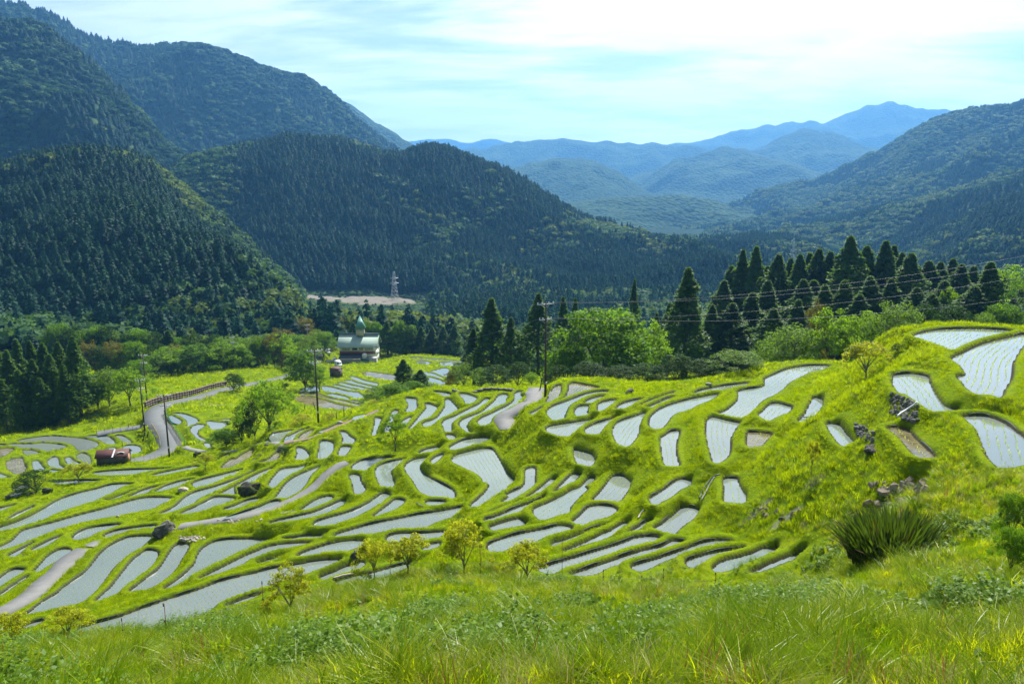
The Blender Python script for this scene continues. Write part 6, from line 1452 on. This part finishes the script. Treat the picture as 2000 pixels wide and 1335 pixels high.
# ------------------------------------------------------------------ stones
t = NT('rock'); P = t.obj(); n1 = t.noise(2.2, 6, 0.65, P); n2 = t.noise(9, 4, 0.6, P)
M_ROCK = t.done(t.bsdf(t.ramp(t.math('ADD', t.math('MULTIPLY', n1, .6), t.math('MULTIPLY', n2, .4)), [(.36, (.025, .024, .020)), (.52, (.085, .080, .068)), (.68, (.24, .23, .20))]), .9, t.bump(n2, .05), .2))
t = NT('mossy_rock'); P = t.obj(); n1 = t.noise(1.6, 5, 0.6, P); n2 = t.noise(8, 4, 0.6, P)
M_MOSS = t.done(t.bsdf(t.ramp(t.math('ADD', t.math('MULTIPLY', n1, .6), t.math('MULTIPLY', n2, .4)), [(.38, (.016, .015, .012)), (.50, (.045, .042, .030)), (.60, (.060, .095, .012))]), .95, t.bump(n2, .06), .15))
M_PALE = plain('pale_stone', (.34, .30, .25), .9, .3, 3, bump=.02)
def rock_mesh(seed, mat, sub=4, amp=.7):
    bm = bmesh.new(); bmesh.ops.create_icosphere(bm, subdivisions=sub, radius=1.0); r = random.Random(seed); o = r.random() * 50
    planes = [(Vector((r.gauss(0, 1), r.gauss(0, 1), r.gauss(0, .8))).normalized(), .55 + .35 * r.random()) for _ in range(9)]
    for v in bm.verts:
        c = v.co.copy()
        for n_, d_ in planes:
            q = c.dot(n_)
            if q > d_: c -= n_ * (q - d_) * .85
        k = 1 + amp * (float(fbm(np.array(c.x * 1.6 + o), np.array(c.y * 1.6 + c.z * 1.3), 3)) - .5)
        v.co = c * k
    me = bpy.data.meshes.new('rock'); bm.to_mesh(me); bm.free(); me.materials.append(mat); return me
ROCKS = [rock_mesh(s, M_ROCK) for s in (1, 2, 3)]; MOSSY = [rock_mesh(s, M_MOSS) for s in (4, 5)]; PALES = [rock_mesh(s, M_PALE) for s in (6, 7)]
def boulder(px, yb, w, h, mesh, label, rz=0.0, depth=.8):
    x, y, z = hit(px, yb); s = w * y / FPX / 2; k = h * y / FPX / 1.5
    o = add('boulder', mesh, loc=(x, y + s * depth * .5, z + k * .45), rot=(0, 0, rz), scale=(s, s * depth, k))
    return tag(o, label, 'boulder', 'stones on the terraces')
boulder(485, 967, 50, 26, MOSSY[0], 'big dark mossy boulder on the left terraces', .2)
boulder(320, 1045, 54, 28, ROCKS[0], 'big grey weathered boulder beside the central path', .4)
boulder(357, 963, 26, 12, PALES[0], 'flat pale stone on the left slope')
boulder(697, 1095, 30, 22, ROCKS[1], 'grey rock behind the left yellow maple', .8)
boulder(56, 970, 16, 10, ROCKS[2], 'dark stone left under the bush at the left edge'); boulder(90, 964, 22, 14, MOSSY[1], 'dark stone right under the bush at the left edge'); boulder(13, 975, 14, 8, ROCKS[1], 'small dark stone nearest the left edge')
boulder(1232, 769, 24, 10, ROCKS[0], 'dark flat rock on the rim of the ridge', .3); boulder(1702, 886, 34, 18, ROCKS[2], 'dark flat stone slab on the right slope', .5)
boulder(384, 893, 18, 12, MOSSY[0], 'dark stone by the roadside footpath'); boulder(520, 873, 12, 7, ROCKS[1], 'grey stone at the shaded footpath'); boulder(230, 1009, 7, 4, PALES[1], 'tiny pale stone on the bund of the long paddies')
boulder(1385, 752, 14, 5, PALES[0], 'pale stone on the rim under the grey-green trees'); boulder(1823, 925, 10, 7, PALES[1], 'small reddish stone above the landslip'); boulder(664, 828, 14, 6, PALES[0], 'pale stone right of the middle pole')
boulder(1528, 1018, 14, 9, ROCKS[1], 'round stone in the bare earth patch')
_sk = boulder(148, 944, 8, 7, rock_mesh(9, M_WHITE, 2, .3), 'white sack at the foot of the small yellow tree'); _sk.name = 'sack'; _sk['category'] = 'sack'; del _sk['group']
# rubble walls
def rubble(px0, py0, px1, py1, rows, n, label, seed, forms=None):
    r = random.Random(seed); a = Vector(hit(px0, py0)); b = Vector(hit(px1, py1)); c = (a + b) / 2
    root = empty('rubble_wall', c)
    ln = (b - a); u = ln.normalized()
    for j in range(rows):
        for i in range(n):
            f = (i + .5 + .5 * (j % 2) + r.uniform(-.2, .2)) / n
            p = a.lerp(b, min(f, 1)); g = hit(px0 + (px1 - px0) * f + r.uniform(-3, 3), py0 + (py1 - py0) * f - j * 6.0)
            s = r.uniform(.12, .21)
            add('stone', r.choice(forms or STONES), root, Vector(g) - c + Vector((0, 0, .05)), (r.random() * 3, r.random() * 3, r.random() * 3), (s * 1.25, s, s * .8))
    tag(root, label, 'stone wall')
CLODS = [rock_mesh(40 + s, plain('clod_%d' % s, (.21, .165, .125), .95, .35, 3, bump=.02), 1, .4) for s in range(3)]
def stones_in(px, py, rx, ry, n, label, seed, forms, s0, s1):
    r = random.Random(seed); c = Vector(hit(px, py)); root = empty('stone_heap', c)
    for i in range(n):
        a = r.random() * 6.283; q = math.sqrt(r.random()); g = Vector(hit(px + rx * q * math.cos(a), py + ry * q * math.sin(a))); s = s0 + (s1 - s0) * r.random() ** 2.5
        add('stone', r.choice(forms), root, g - c + Vector((0, 0, s * .25)), (r.random() * 3, r.random() * 3, r.random() * 3), (s * 1.2, s, s * .75))
    tag(root, label, 'stone heap')
M_RUB = plain('rubble_stone', (.125, .12, .11), .95, .45, 4, bump=.02)
STONES = [rock_mesh(20 + s, M_RUB, 1, .4) for s in range(5)]
rubble(1738, 806, 1790, 826, 7, 9, 'exposed dry stone rubble wall under the tilted paddy', 1)
rubble(1668, 845, 1702, 866, 4, 6, 'smaller patch of rubble wall left of the dark flat stone', 2)
stones_in(1745, 985, 62, 7, 34, 'clods and stones spilled below the landslip', 3, CLODS, .06, .34)
stones_in(1762, 955, 62, 15, 46, 'stones sticking out of the landslip scar', 4, CLODS, .08, .42)
stones_in(1510, 1002, 60, 9, 40, 'loose stones in the bare earth patch', 5, CLODS, .04, .20)
stones_in(375, 1052, 26, 6, 40, 'heap of pale gravel stones beside the path', 6, PALES, .06, .2)
stones_in(470, 1018, 44, 5, 36, 'strip of pale gravel along the lower side of the central path', 7, PALES, .06, .2)
# retaining wall along the road
L = TRACK_LINES[0][3]
i0 = np.argmin(np.abs(L[:, 0] - hit(445, 755, 60)[0]) + np.abs(L[:, 1] - hit(445, 755, 60)[1])); i1 = np.argmin(np.abs(L[:, 0] - hit(306, 797, 60)[0]) + np.abs(L[:, 1] - hit(306, 797, 60)[1]))
seg = L[min(i0, i1):max(i0, i1) + 1]; dd = np.gradient(seg[:, :2], axis=0); dd /= np.linalg.norm(dd, axis=1)[:, None]
side = np.stack([-dd[:, 1], dd[:, 0]], 1); side *= np.sign((side * np.array([0, 1.0])).sum(1).mean())
Wl = seg[:, :2] + side * 2.6; c0 = Vector((Wl[0, 0], Wl[0, 1], seg[0, 2])); root = empty('retaining_wall', c0)
M_RET = plain('wall_stone', (.13, .10, .075), .95, .4, 2.5, bump=.04)
STB = []
for s in range(4):
    b = MB(); b.box((0, 0, 0), (1, .34, 1), 0, .9); STB.append(b.mesh('stone', M_RET))
rr = random.Random(3)
for j in range(3):
    for i in range(len(Wl) - 1):
        p = Wl[i] * .5 + Wl[i + 1] * .5; an = math.atan2(*(Wl[i + 1] - Wl[i])[::-1]); off = rr.uniform(-.04, .04)
        add('stone', rr.choice(STB), root, (p[0] - c0.x, p[1] - c0.y + off, seg[i, 2] - c0.z + .2 + j * .46), (0, 0, an), (np.linalg.norm(Wl[i + 1] - Wl[i]) * rr.uniform(.9, .98), 1, rr.uniform(.40, .45)))
tag(root, 'brown stone retaining wall along the upper side of the road', 'retaining wall')

# ------------------------------------------------------------------ fences
M_GRN = plain('green_net', (.03, .22, .10), .6, .2); M_RUSTP = plain('rusty_stake', (.22, .075, .03), .7, .3); M_BAM = plain('bamboo', (.42, .34, .18), .7, .25)
def line_fence(nm, pts, step, ht, mat, rails, rmat, label, pr=.03, rr_=.015):
    W3 = np.array([hit(a, b, 30) for a, b in pts]); P3 = _dense(W3, step); c0 = Vector(P3[0]); root = empty(nm, c0)
    P3[:, 2] = ground(P3[:, 0], P3[:, 1])
    for p in P3:
        m = MB(); m.tube([(0, 0, -.2), (0, 0, ht)], pr, 5); m.build('post', mat, root, loc=Vector(p) - c0)
    for z in rails:
        m = MB(); m.tube([Vector(p) - c0 + Vector((0, 0, z)) for p in P3], rr_, 4, False); m.build('rail', rmat, root)
    tag(root, label, 'fence')
line_fence('guard_fence', tpx('N', '1225,800 1250,855 1290,920 1330,985 1362,1035'), 1.6, 1.0, M_POLE, (.35, .7, .95), M_POLE, 'dark guard fence along the inner side of the road bend', .045, .03)
line_fence('net_fence', tpx('N', '1228,790 1262,855 1302,920 1342,980 1372,1025 1380,1040'), 1.0, 1.25, M_GRN, (.2, .45, .7, .95, 1.2), M_GRN, 'green net fence behind the guard fence', .02, .012)
line_fence('stick_fence', tpx('N', '1130,885 1165,940 1190,1000 1196,1045'), 0.5, .8, M_BAM, (.4, .75), M_BAM, 'pale stick fence along the outer side of the road bend', .025, .012)
line_fence('wire_fence', tpx('N', '720,940 850,925 980,915 1090,905'), 1.4, 1.0, M_POLE, (.5, .95), M_WIRE, 'thin wire fence along the side road', .025, .008)
line_fence('roadside_stakes', tpx('N', '1345,1055 1300,1100 1210,1130 1080,1140 1000,1150'), 1.6, .9, M_RUSTP, (.85,), M_WIRE, 'thin stake fence along the lower road edge', .02, .008)
line_fence('meadow_fence', tpx('N', '1420,740 1520,745 1620,750 1720,745'), 2.2, .8, M_POLE, (.4, .75), M_WIRE, 'thin wire fence below the brown meadow', .02, .008)
# low concrete channel on the knoll
W3 = np.array([hit(a, b, 60) for a, b in [(884, 766), (915, 765), (950, 764), (985, 762), (1012, 760)]]); P3 = _dense(W3, 1.0); c0 = Vector(P3[0]); _zk = np.convolve(np.r_[[float(ground(*P3[0, :2]))] * 3, ground(P3[:, 0], P3[:, 1]), [float(ground(*P3[-1, :2]))] * 3], np.ones(7) / 7, 'valid'); P3[:, 2] = _zk
m = MB()
for p, q in zip(P3[:-1], P3[1:]):
    a = math.atan2(q[1] - p[1], q[0] - p[0]); mid = (p + q) / 2; m.box((mid[0] - c0.x, mid[1] - c0.y, mid[2] - c0.z + .1), (np.linalg.norm(q[:2] - p[:2]) * 1.02, .25, .34), a)
tag(add('concrete_kerb', m.mesh('concrete_kerb', plain('kerb_old', (.11, .105, .095), .9, .3)), loc=c0), 'low concrete kerb along the top of the knoll', 'kerb')
# electric fence on the brow
STK = [(38,1262,1220,'stake before the two yellow maples at lower left'),(242,1250,1207,'dark stake at the edge of the huge nearest paddy, left one'),(325,1242,1178,'rusty stake at the edge of the huge nearest paddy, right one'),(516,1200,1135,'rusty stake just left of the round bush'),(763,1126,1057,'rusty stake between the pair of yellow maples'),
       (938,1132,1064,'rusty stake right of the tallest yellow maple'),(1098,1127,1052,'tallest rusty stake, before the wide long paddy'),(1178,1138,1112,'short dark stake right of the tallest one'),(1295,1142,1110,'short rusty stake below the dark-rimmed paddy'),(1396,1146,1118,'short stake below the greenish paddy')]
tops = []
for px, yb, yt, l in STK:
    x, y, z = hit(px, yb); h = max(.6, at_depth(px, yt, y)[2] - z); root = empty('fence_stake', (x, y, z))
    m = MB(); m.tube([(0, 0, -.2), (random.uniform(-.05, .05), 0, h)], .014, 6); m.build('rod', M_RUSTP, root); m = MB(); m.tube([(0, 0, h - .12), (0, 0, h + .02)], .022, 6); m.build('cap', M_BLACK, root); m = MB(); m.tube([(0, 0, h * .45), (0, 0, h * .45 + .06)], .03, 6); m.build('clip', M_BLACK, root)
    tag(root, l, 'stake', 'electric fence stakes on the brow'); tops.append(Vector((x, y, z + h * .48)))
for i in range(len(tops) - 1): wire(tops[i], tops[i + 1], .12, 'thin fence wire between ' + ['the lower left maples and the dark stake','the dark and the rusty stake at the huge paddy','the huge paddy and the round bush','the round bush and the pair of maples','the pair and the tallest maple','the tallest maple and the tallest stake','the tallest stake and its short neighbour','the short dark and the short rusty stake','the last two short stakes'][i], 'electric fence wires', 10, .006)
# hose, pipe, log, plank
def lay(nm, pts, r, mat, label, cat, lift=.06):
    W3 = np.array([hit(a, b) for a, b in pts]); P3 = smooth_open(W3, 5); P3[:, 2] = ground(P3[:, 0], P3[:, 1]) + lift; c0 = Vector(P3[0]); m = MB(); m.tube([Vector(p) - c0 for p in P3], r, 6)
    tag(add(nm, m.mesh(nm, mat, True), loc=c0), label, cat)
lay('hose', [(1366,976),(1370,965),(1380,948),(1388,938),(1396,932),(1406,929)], .05, plain('hose_green', (.04, .07, .05), .5, .2), 'dark hose curling down the bank above the rounded paddy', 'hose', .12)
lay('hose', [(1395,934),(1386,948),(1379,962),(1370,980)], .04, M_POLEG, 'grey hose beside the dark one on the bank', 'hose', .12)
lay('pipe', [(1246,1014),(1250,1007),(1257,998)], .05, M_PALE, 'pale pipe lying across the bund above the stake row', 'pipe', .12)
lay('pipe', [(1751,825),(1770,810),(1790,796)], .05, M_WHITE, 'white pole leaning across the rubble wall', 'pipe', .35)
lay('log', [(651,1130),(670,1125),(690,1121)], .07, plain('log_bark', (.30, .26, .21), .9, .3), 'pale log lying on the bund by the left maple', 'log', .08)
lay('stick', [(812,983),(820,987),(828,990)], .03, M_POLEG, 'thin grey stick lying below the S-shaped bank', 'stick', .1)
# bar across the leaning pool
x, y, z = hit(1568, 818); m = MB(); m.box((0, 0, .1), (1.6, .07, .07), .05); tag(add('bar', m.mesh('bar', M_POLEG), loc=(x + .3, y, z + .08)), 'grey bar laid across the narrow leaning pool', 'bar')

# ------------------------------------------------------------------ sword-leaved clump
L_FLAX = leaf('flax_leaf', (.008, .026, .004), (.048, .088, .006), .28, (.12, .20, .010), .5, .25, .2)
L_FLAXB = leaf('flax_leaf_brown', (.050, .030, .015), (.17, .10, .045), .2, (.20, .11, .03), .6, .2, .2)
x, y, z = hit(1745, 1092); FW = 258 * y / FPX / 2; FHt = at_depth(1745, 985, y)[2] - z
root = empty('flax_clump', (x, y, z))
def blades(n, seed, mat, nm, lo, hi, out):
    r = np.random.RandomState(seed); V, F, A = [], [], []; o = 0
    for i in range(n):
        a = r.rand() * 6.283; q = math.sqrt(r.rand()); bx_, by_ = q * FW * .72 * math.cos(a), q * FW * .5 * math.sin(a)
        hh = FHt * (lo + (hi - lo) * r.rand()) * (1.06 - .38 * q * q); le = .05 + .55 * q * q * out + .08 * r.rand(); da = a + r.randn() * .5
        w = .030 + .022 * r.rand(); tw = r.rand() * 3.14; dx, dy = math.cos(da), math.sin(da); sx, sy = math.cos(tw), math.sin(tw); lv = r.rand()
        for s in range(5):
            t = s / 4; c = (bx_ + dx * le * hh * t ** 1.7, by_ + dy * le * hh * t ** 1.7, hh * t * (1 - .12 * t * out) - .05); ww = w * (.75 + .5 * t) * (1 - t ** 4) + .002
            V += [(c[0] - sx * ww, c[1] - sy * ww, c[2]), (c[0] + sx * ww, c[1] + sy * ww, c[2])]; A += [min(1, lv * .6 + .4 * t)] * 2
        for s in range(4): F.append((o + 2 * s, o + 2 * s + 1, o + 2 * s + 3, o + 2 * s + 2))
        o += 10
    q = add(nm, new_mesh(nm, V, np.array(F), mat, attrs={'lv': A}), root); q['kind'] = 'stuff'
blades(1150, 1, L_FLAX, 'sword_leaves', .62, 1.05, 1.0); blades(170, 2, L_FLAXB, 'withered_leaves', .35, .98, 1.5)
tag(root, 'large dark clump of sword-shaped flax leaves on the right slope', 'flax clump')
# ------------------------------------------------------------------ grass and herbs
L_G1 = leaf('grass_bright', (0.095, 0.150, 0.001), (0.315, 0.385, 0.002), 0.55, (0.59, 0.72, 0.001), 0.7, 0.02, 0.5)
L_G2 = leaf('grass_mid', (0.050, 0.106, 0.002), (0.158, 0.236, 0.003), 0.52, (0.36, 0.55, 0.002), 0.7, 0.02, 0.4)
L_G3 = leaf('grass_dry', (0.200, 0.190, 0.060), (0.420, 0.380, 0.160), 0.35, (0.50, 0.44, 0.14), 0.6, 0.2, 0.4)
L_H1 = leaf('herb_leaf', (0.036, 0.090, 0.005), (0.140, 0.230, 0.015), 0.42, (0.32, 0.48, 0.010), 0.5, 0.2, 0.5)
L_H2 = leaf('herb_pale', (0.080, 0.145, 0.010), (0.190, 0.275, 0.020), 0.42, (0.40, 0.54, 0.015), 0.6, 0.12, 0.4)
L_N1 = leaf('grass_near', (0.090, 0.135, 0.002), (0.350, 0.390, 0.004), 0.52, (0.68, 0.74, 0.002), 0.36, 0.22, 0.55)
NEAR = [grass_clump(1, L_N1, 30, 0.42, 0.20, 0.007, 0.8, 3), grass_clump(2, L_N1, 26, 0.50, 0.16, 0.007, 0.6, 3), grass_clump(3, L_G2, 30, 0.50, 0.18, 0.008, 0.7, 3), grass_clump(4, L_G2, 34, 0.36, 0.24, 0.008, 0.9, 3),
        grass_clump(5, L_G3, 22, 0.50, 0.16, 0.005, 0.5, 3), herb_clump(6, L_H1, 50, 0.36, 0.26, 0.085), herb_clump(7, L_H2, 44, 0.42, 0.24, 0.065), herb_clump(8, L_H1, 40, 0.55, 0.22, 0.10)]
MID = [grass_clump(11, L_G1, 26, 0.26, 0.30, 0.016, 0.7, 2), grass_clump(12, L_G1, 26, 0.32, 0.26, 0.018, 0.6, 2), grass_clump(13, L_G2, 26, 0.32, 0.28, 0.018, 0.7, 2), grass_clump(14, L_G3, 18, 0.30, 0.24, 0.012, 0.5, 2), herb_clump(15, L_H1, 34, 0.26, 0.30, 0.10)]
MID2 = [grass_clump(21, L_G1, 40, 0.30, 0.34, 0.009, 0.8, 2), grass_clump(22, L_G1, 40, 0.36, 0.30, 0.009, 0.7, 2), grass_clump(23, L_G2, 40, 0.36, 0.32, 0.009, 0.8, 2), grass_clump(24, L_G3, 20, 0.34, 0.26, 0.006, 0.5, 2), herb_clump(25, L_H1, 40, 0.26, 0.30, 0.07)]
L_RED = leaf('dock_stalk', (0.16, 0.05, 0.02), (0.36, 0.15, 0.06), 0.3, (0.4, 0.15, 0.05), 0.7, 0.1, 0.4)
NEAR += [grass_clump(9, L_G2, 60, 0.62, 0.16, 0.008, 1.2, 5), grass_clump(10, L_RED, 9, 0.75, 0.18, 0.006, 0.25, 3), herb_clump(16, L_H1, 40, 0.34, 0.42, 0.19), herb_clump(17, L_H1, 90, 0.75, 0.30, 0.075), grass_clump(18, L_N1, 54, 0.58, 0.14, 0.007, 1.1, 5)]
rsG = np.random.RandomState(77)
GV = np.stack([GX, GY, H], -1)
def grass_zone(name, label, r0, r1, dens, protos, pick, base, amax=41, rim=0.0):
    i0, i1 = np.searchsorted(RR, r0), np.searchsorted(RR, r1)
    V = GV[i0:i1 + 1]
    cut = lambda A: A[i0:i1, :-1]
    mk = (cut(WATER) < 0) * sstep(0.02, 0.12, cut(EDGE)) * sstep(0.0, 0.15, cut(ONPATH)) * (1 - 0.92 * cut(BARE)) * (1 - cut(FOREST)) * (np.abs(cut(GA)) < math.radians(amax))
    mk = mk * (1 + rim * (1 - sstep(0.5, 1.6, cut(EDGE))))
    p, fi = sample_sheet(V, dens, rsG, mk)
    ew = cut(EDGE).ravel()[fi]
    n = len(p); n1 = fbm(p[:, 0] / 4.5, p[:, 1] / 4.5, 3); n2 = fbm(p[:, 0] / 1.6 + 40, p[:, 1] / 1.6, 2)
    idx = pick(n1, n2, rsG.rand(n))
    s = base * (0.65 + 0.7 * rsG.rand(n)) * (0.50 + 0.95 * n2) * (0.26 + 0.74 * sstep(0.1, 1.8, ew))
    p[:, 2] -= 0.02
    tl = np.radians(rsG.randn(n, 2) * 9)
    scatter(name, label, protos, p, s, rsG.rand(n) * 6.283, idx, tl)
    return n
def pick_near(a, b, r):
    i = np.where(r < 0.50, 0, np.where(r < 0.76, 1, np.where(r < 0.90, 2, 3)))
    i = np.where((a > 0.57) & (r < 0.30), 5 + (r * 7).astype(int) % 2, i)
    i = np.where((a > 0.62) & (r > 0.80), 7, i)
    i = np.where((a < 0.44) & (r < 0.30), 4, i)
    i = np.where((b < 0.36) & (r < 0.5), 2, i)
    i = np.where((b > 0.52) & (r < 0.16), 8, i); i = np.where((b > 0.48) & (r > 0.86), 12, i)
    i = np.where((a < 0.47) & (r > 0.975), 9, i); i = np.where((a > 0.57) & (b < 0.45) & (r > 0.72), 10, i); i = np.where((a > 0.60) & (b > 0.5) & (r > 0.35), 11, i)
    return i
def pick_mid(a, b, r):
    i = np.where(r < 0.42, 0, np.where(r < 0.72, 1, 2))
    i = np.where((a > 0.62) & (r > 0.82), 4, i)
    return np.where((a < 0.42) & (r > 0.93), 3, i)
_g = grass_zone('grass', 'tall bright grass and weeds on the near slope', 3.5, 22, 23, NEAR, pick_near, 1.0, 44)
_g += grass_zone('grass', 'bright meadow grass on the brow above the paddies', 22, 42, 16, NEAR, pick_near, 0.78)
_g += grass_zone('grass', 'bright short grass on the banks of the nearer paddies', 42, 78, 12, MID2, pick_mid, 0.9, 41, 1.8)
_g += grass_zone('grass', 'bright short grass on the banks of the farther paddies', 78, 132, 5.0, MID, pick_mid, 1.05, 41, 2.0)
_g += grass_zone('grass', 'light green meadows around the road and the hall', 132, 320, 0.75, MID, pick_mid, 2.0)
print('grass clumps', _g)
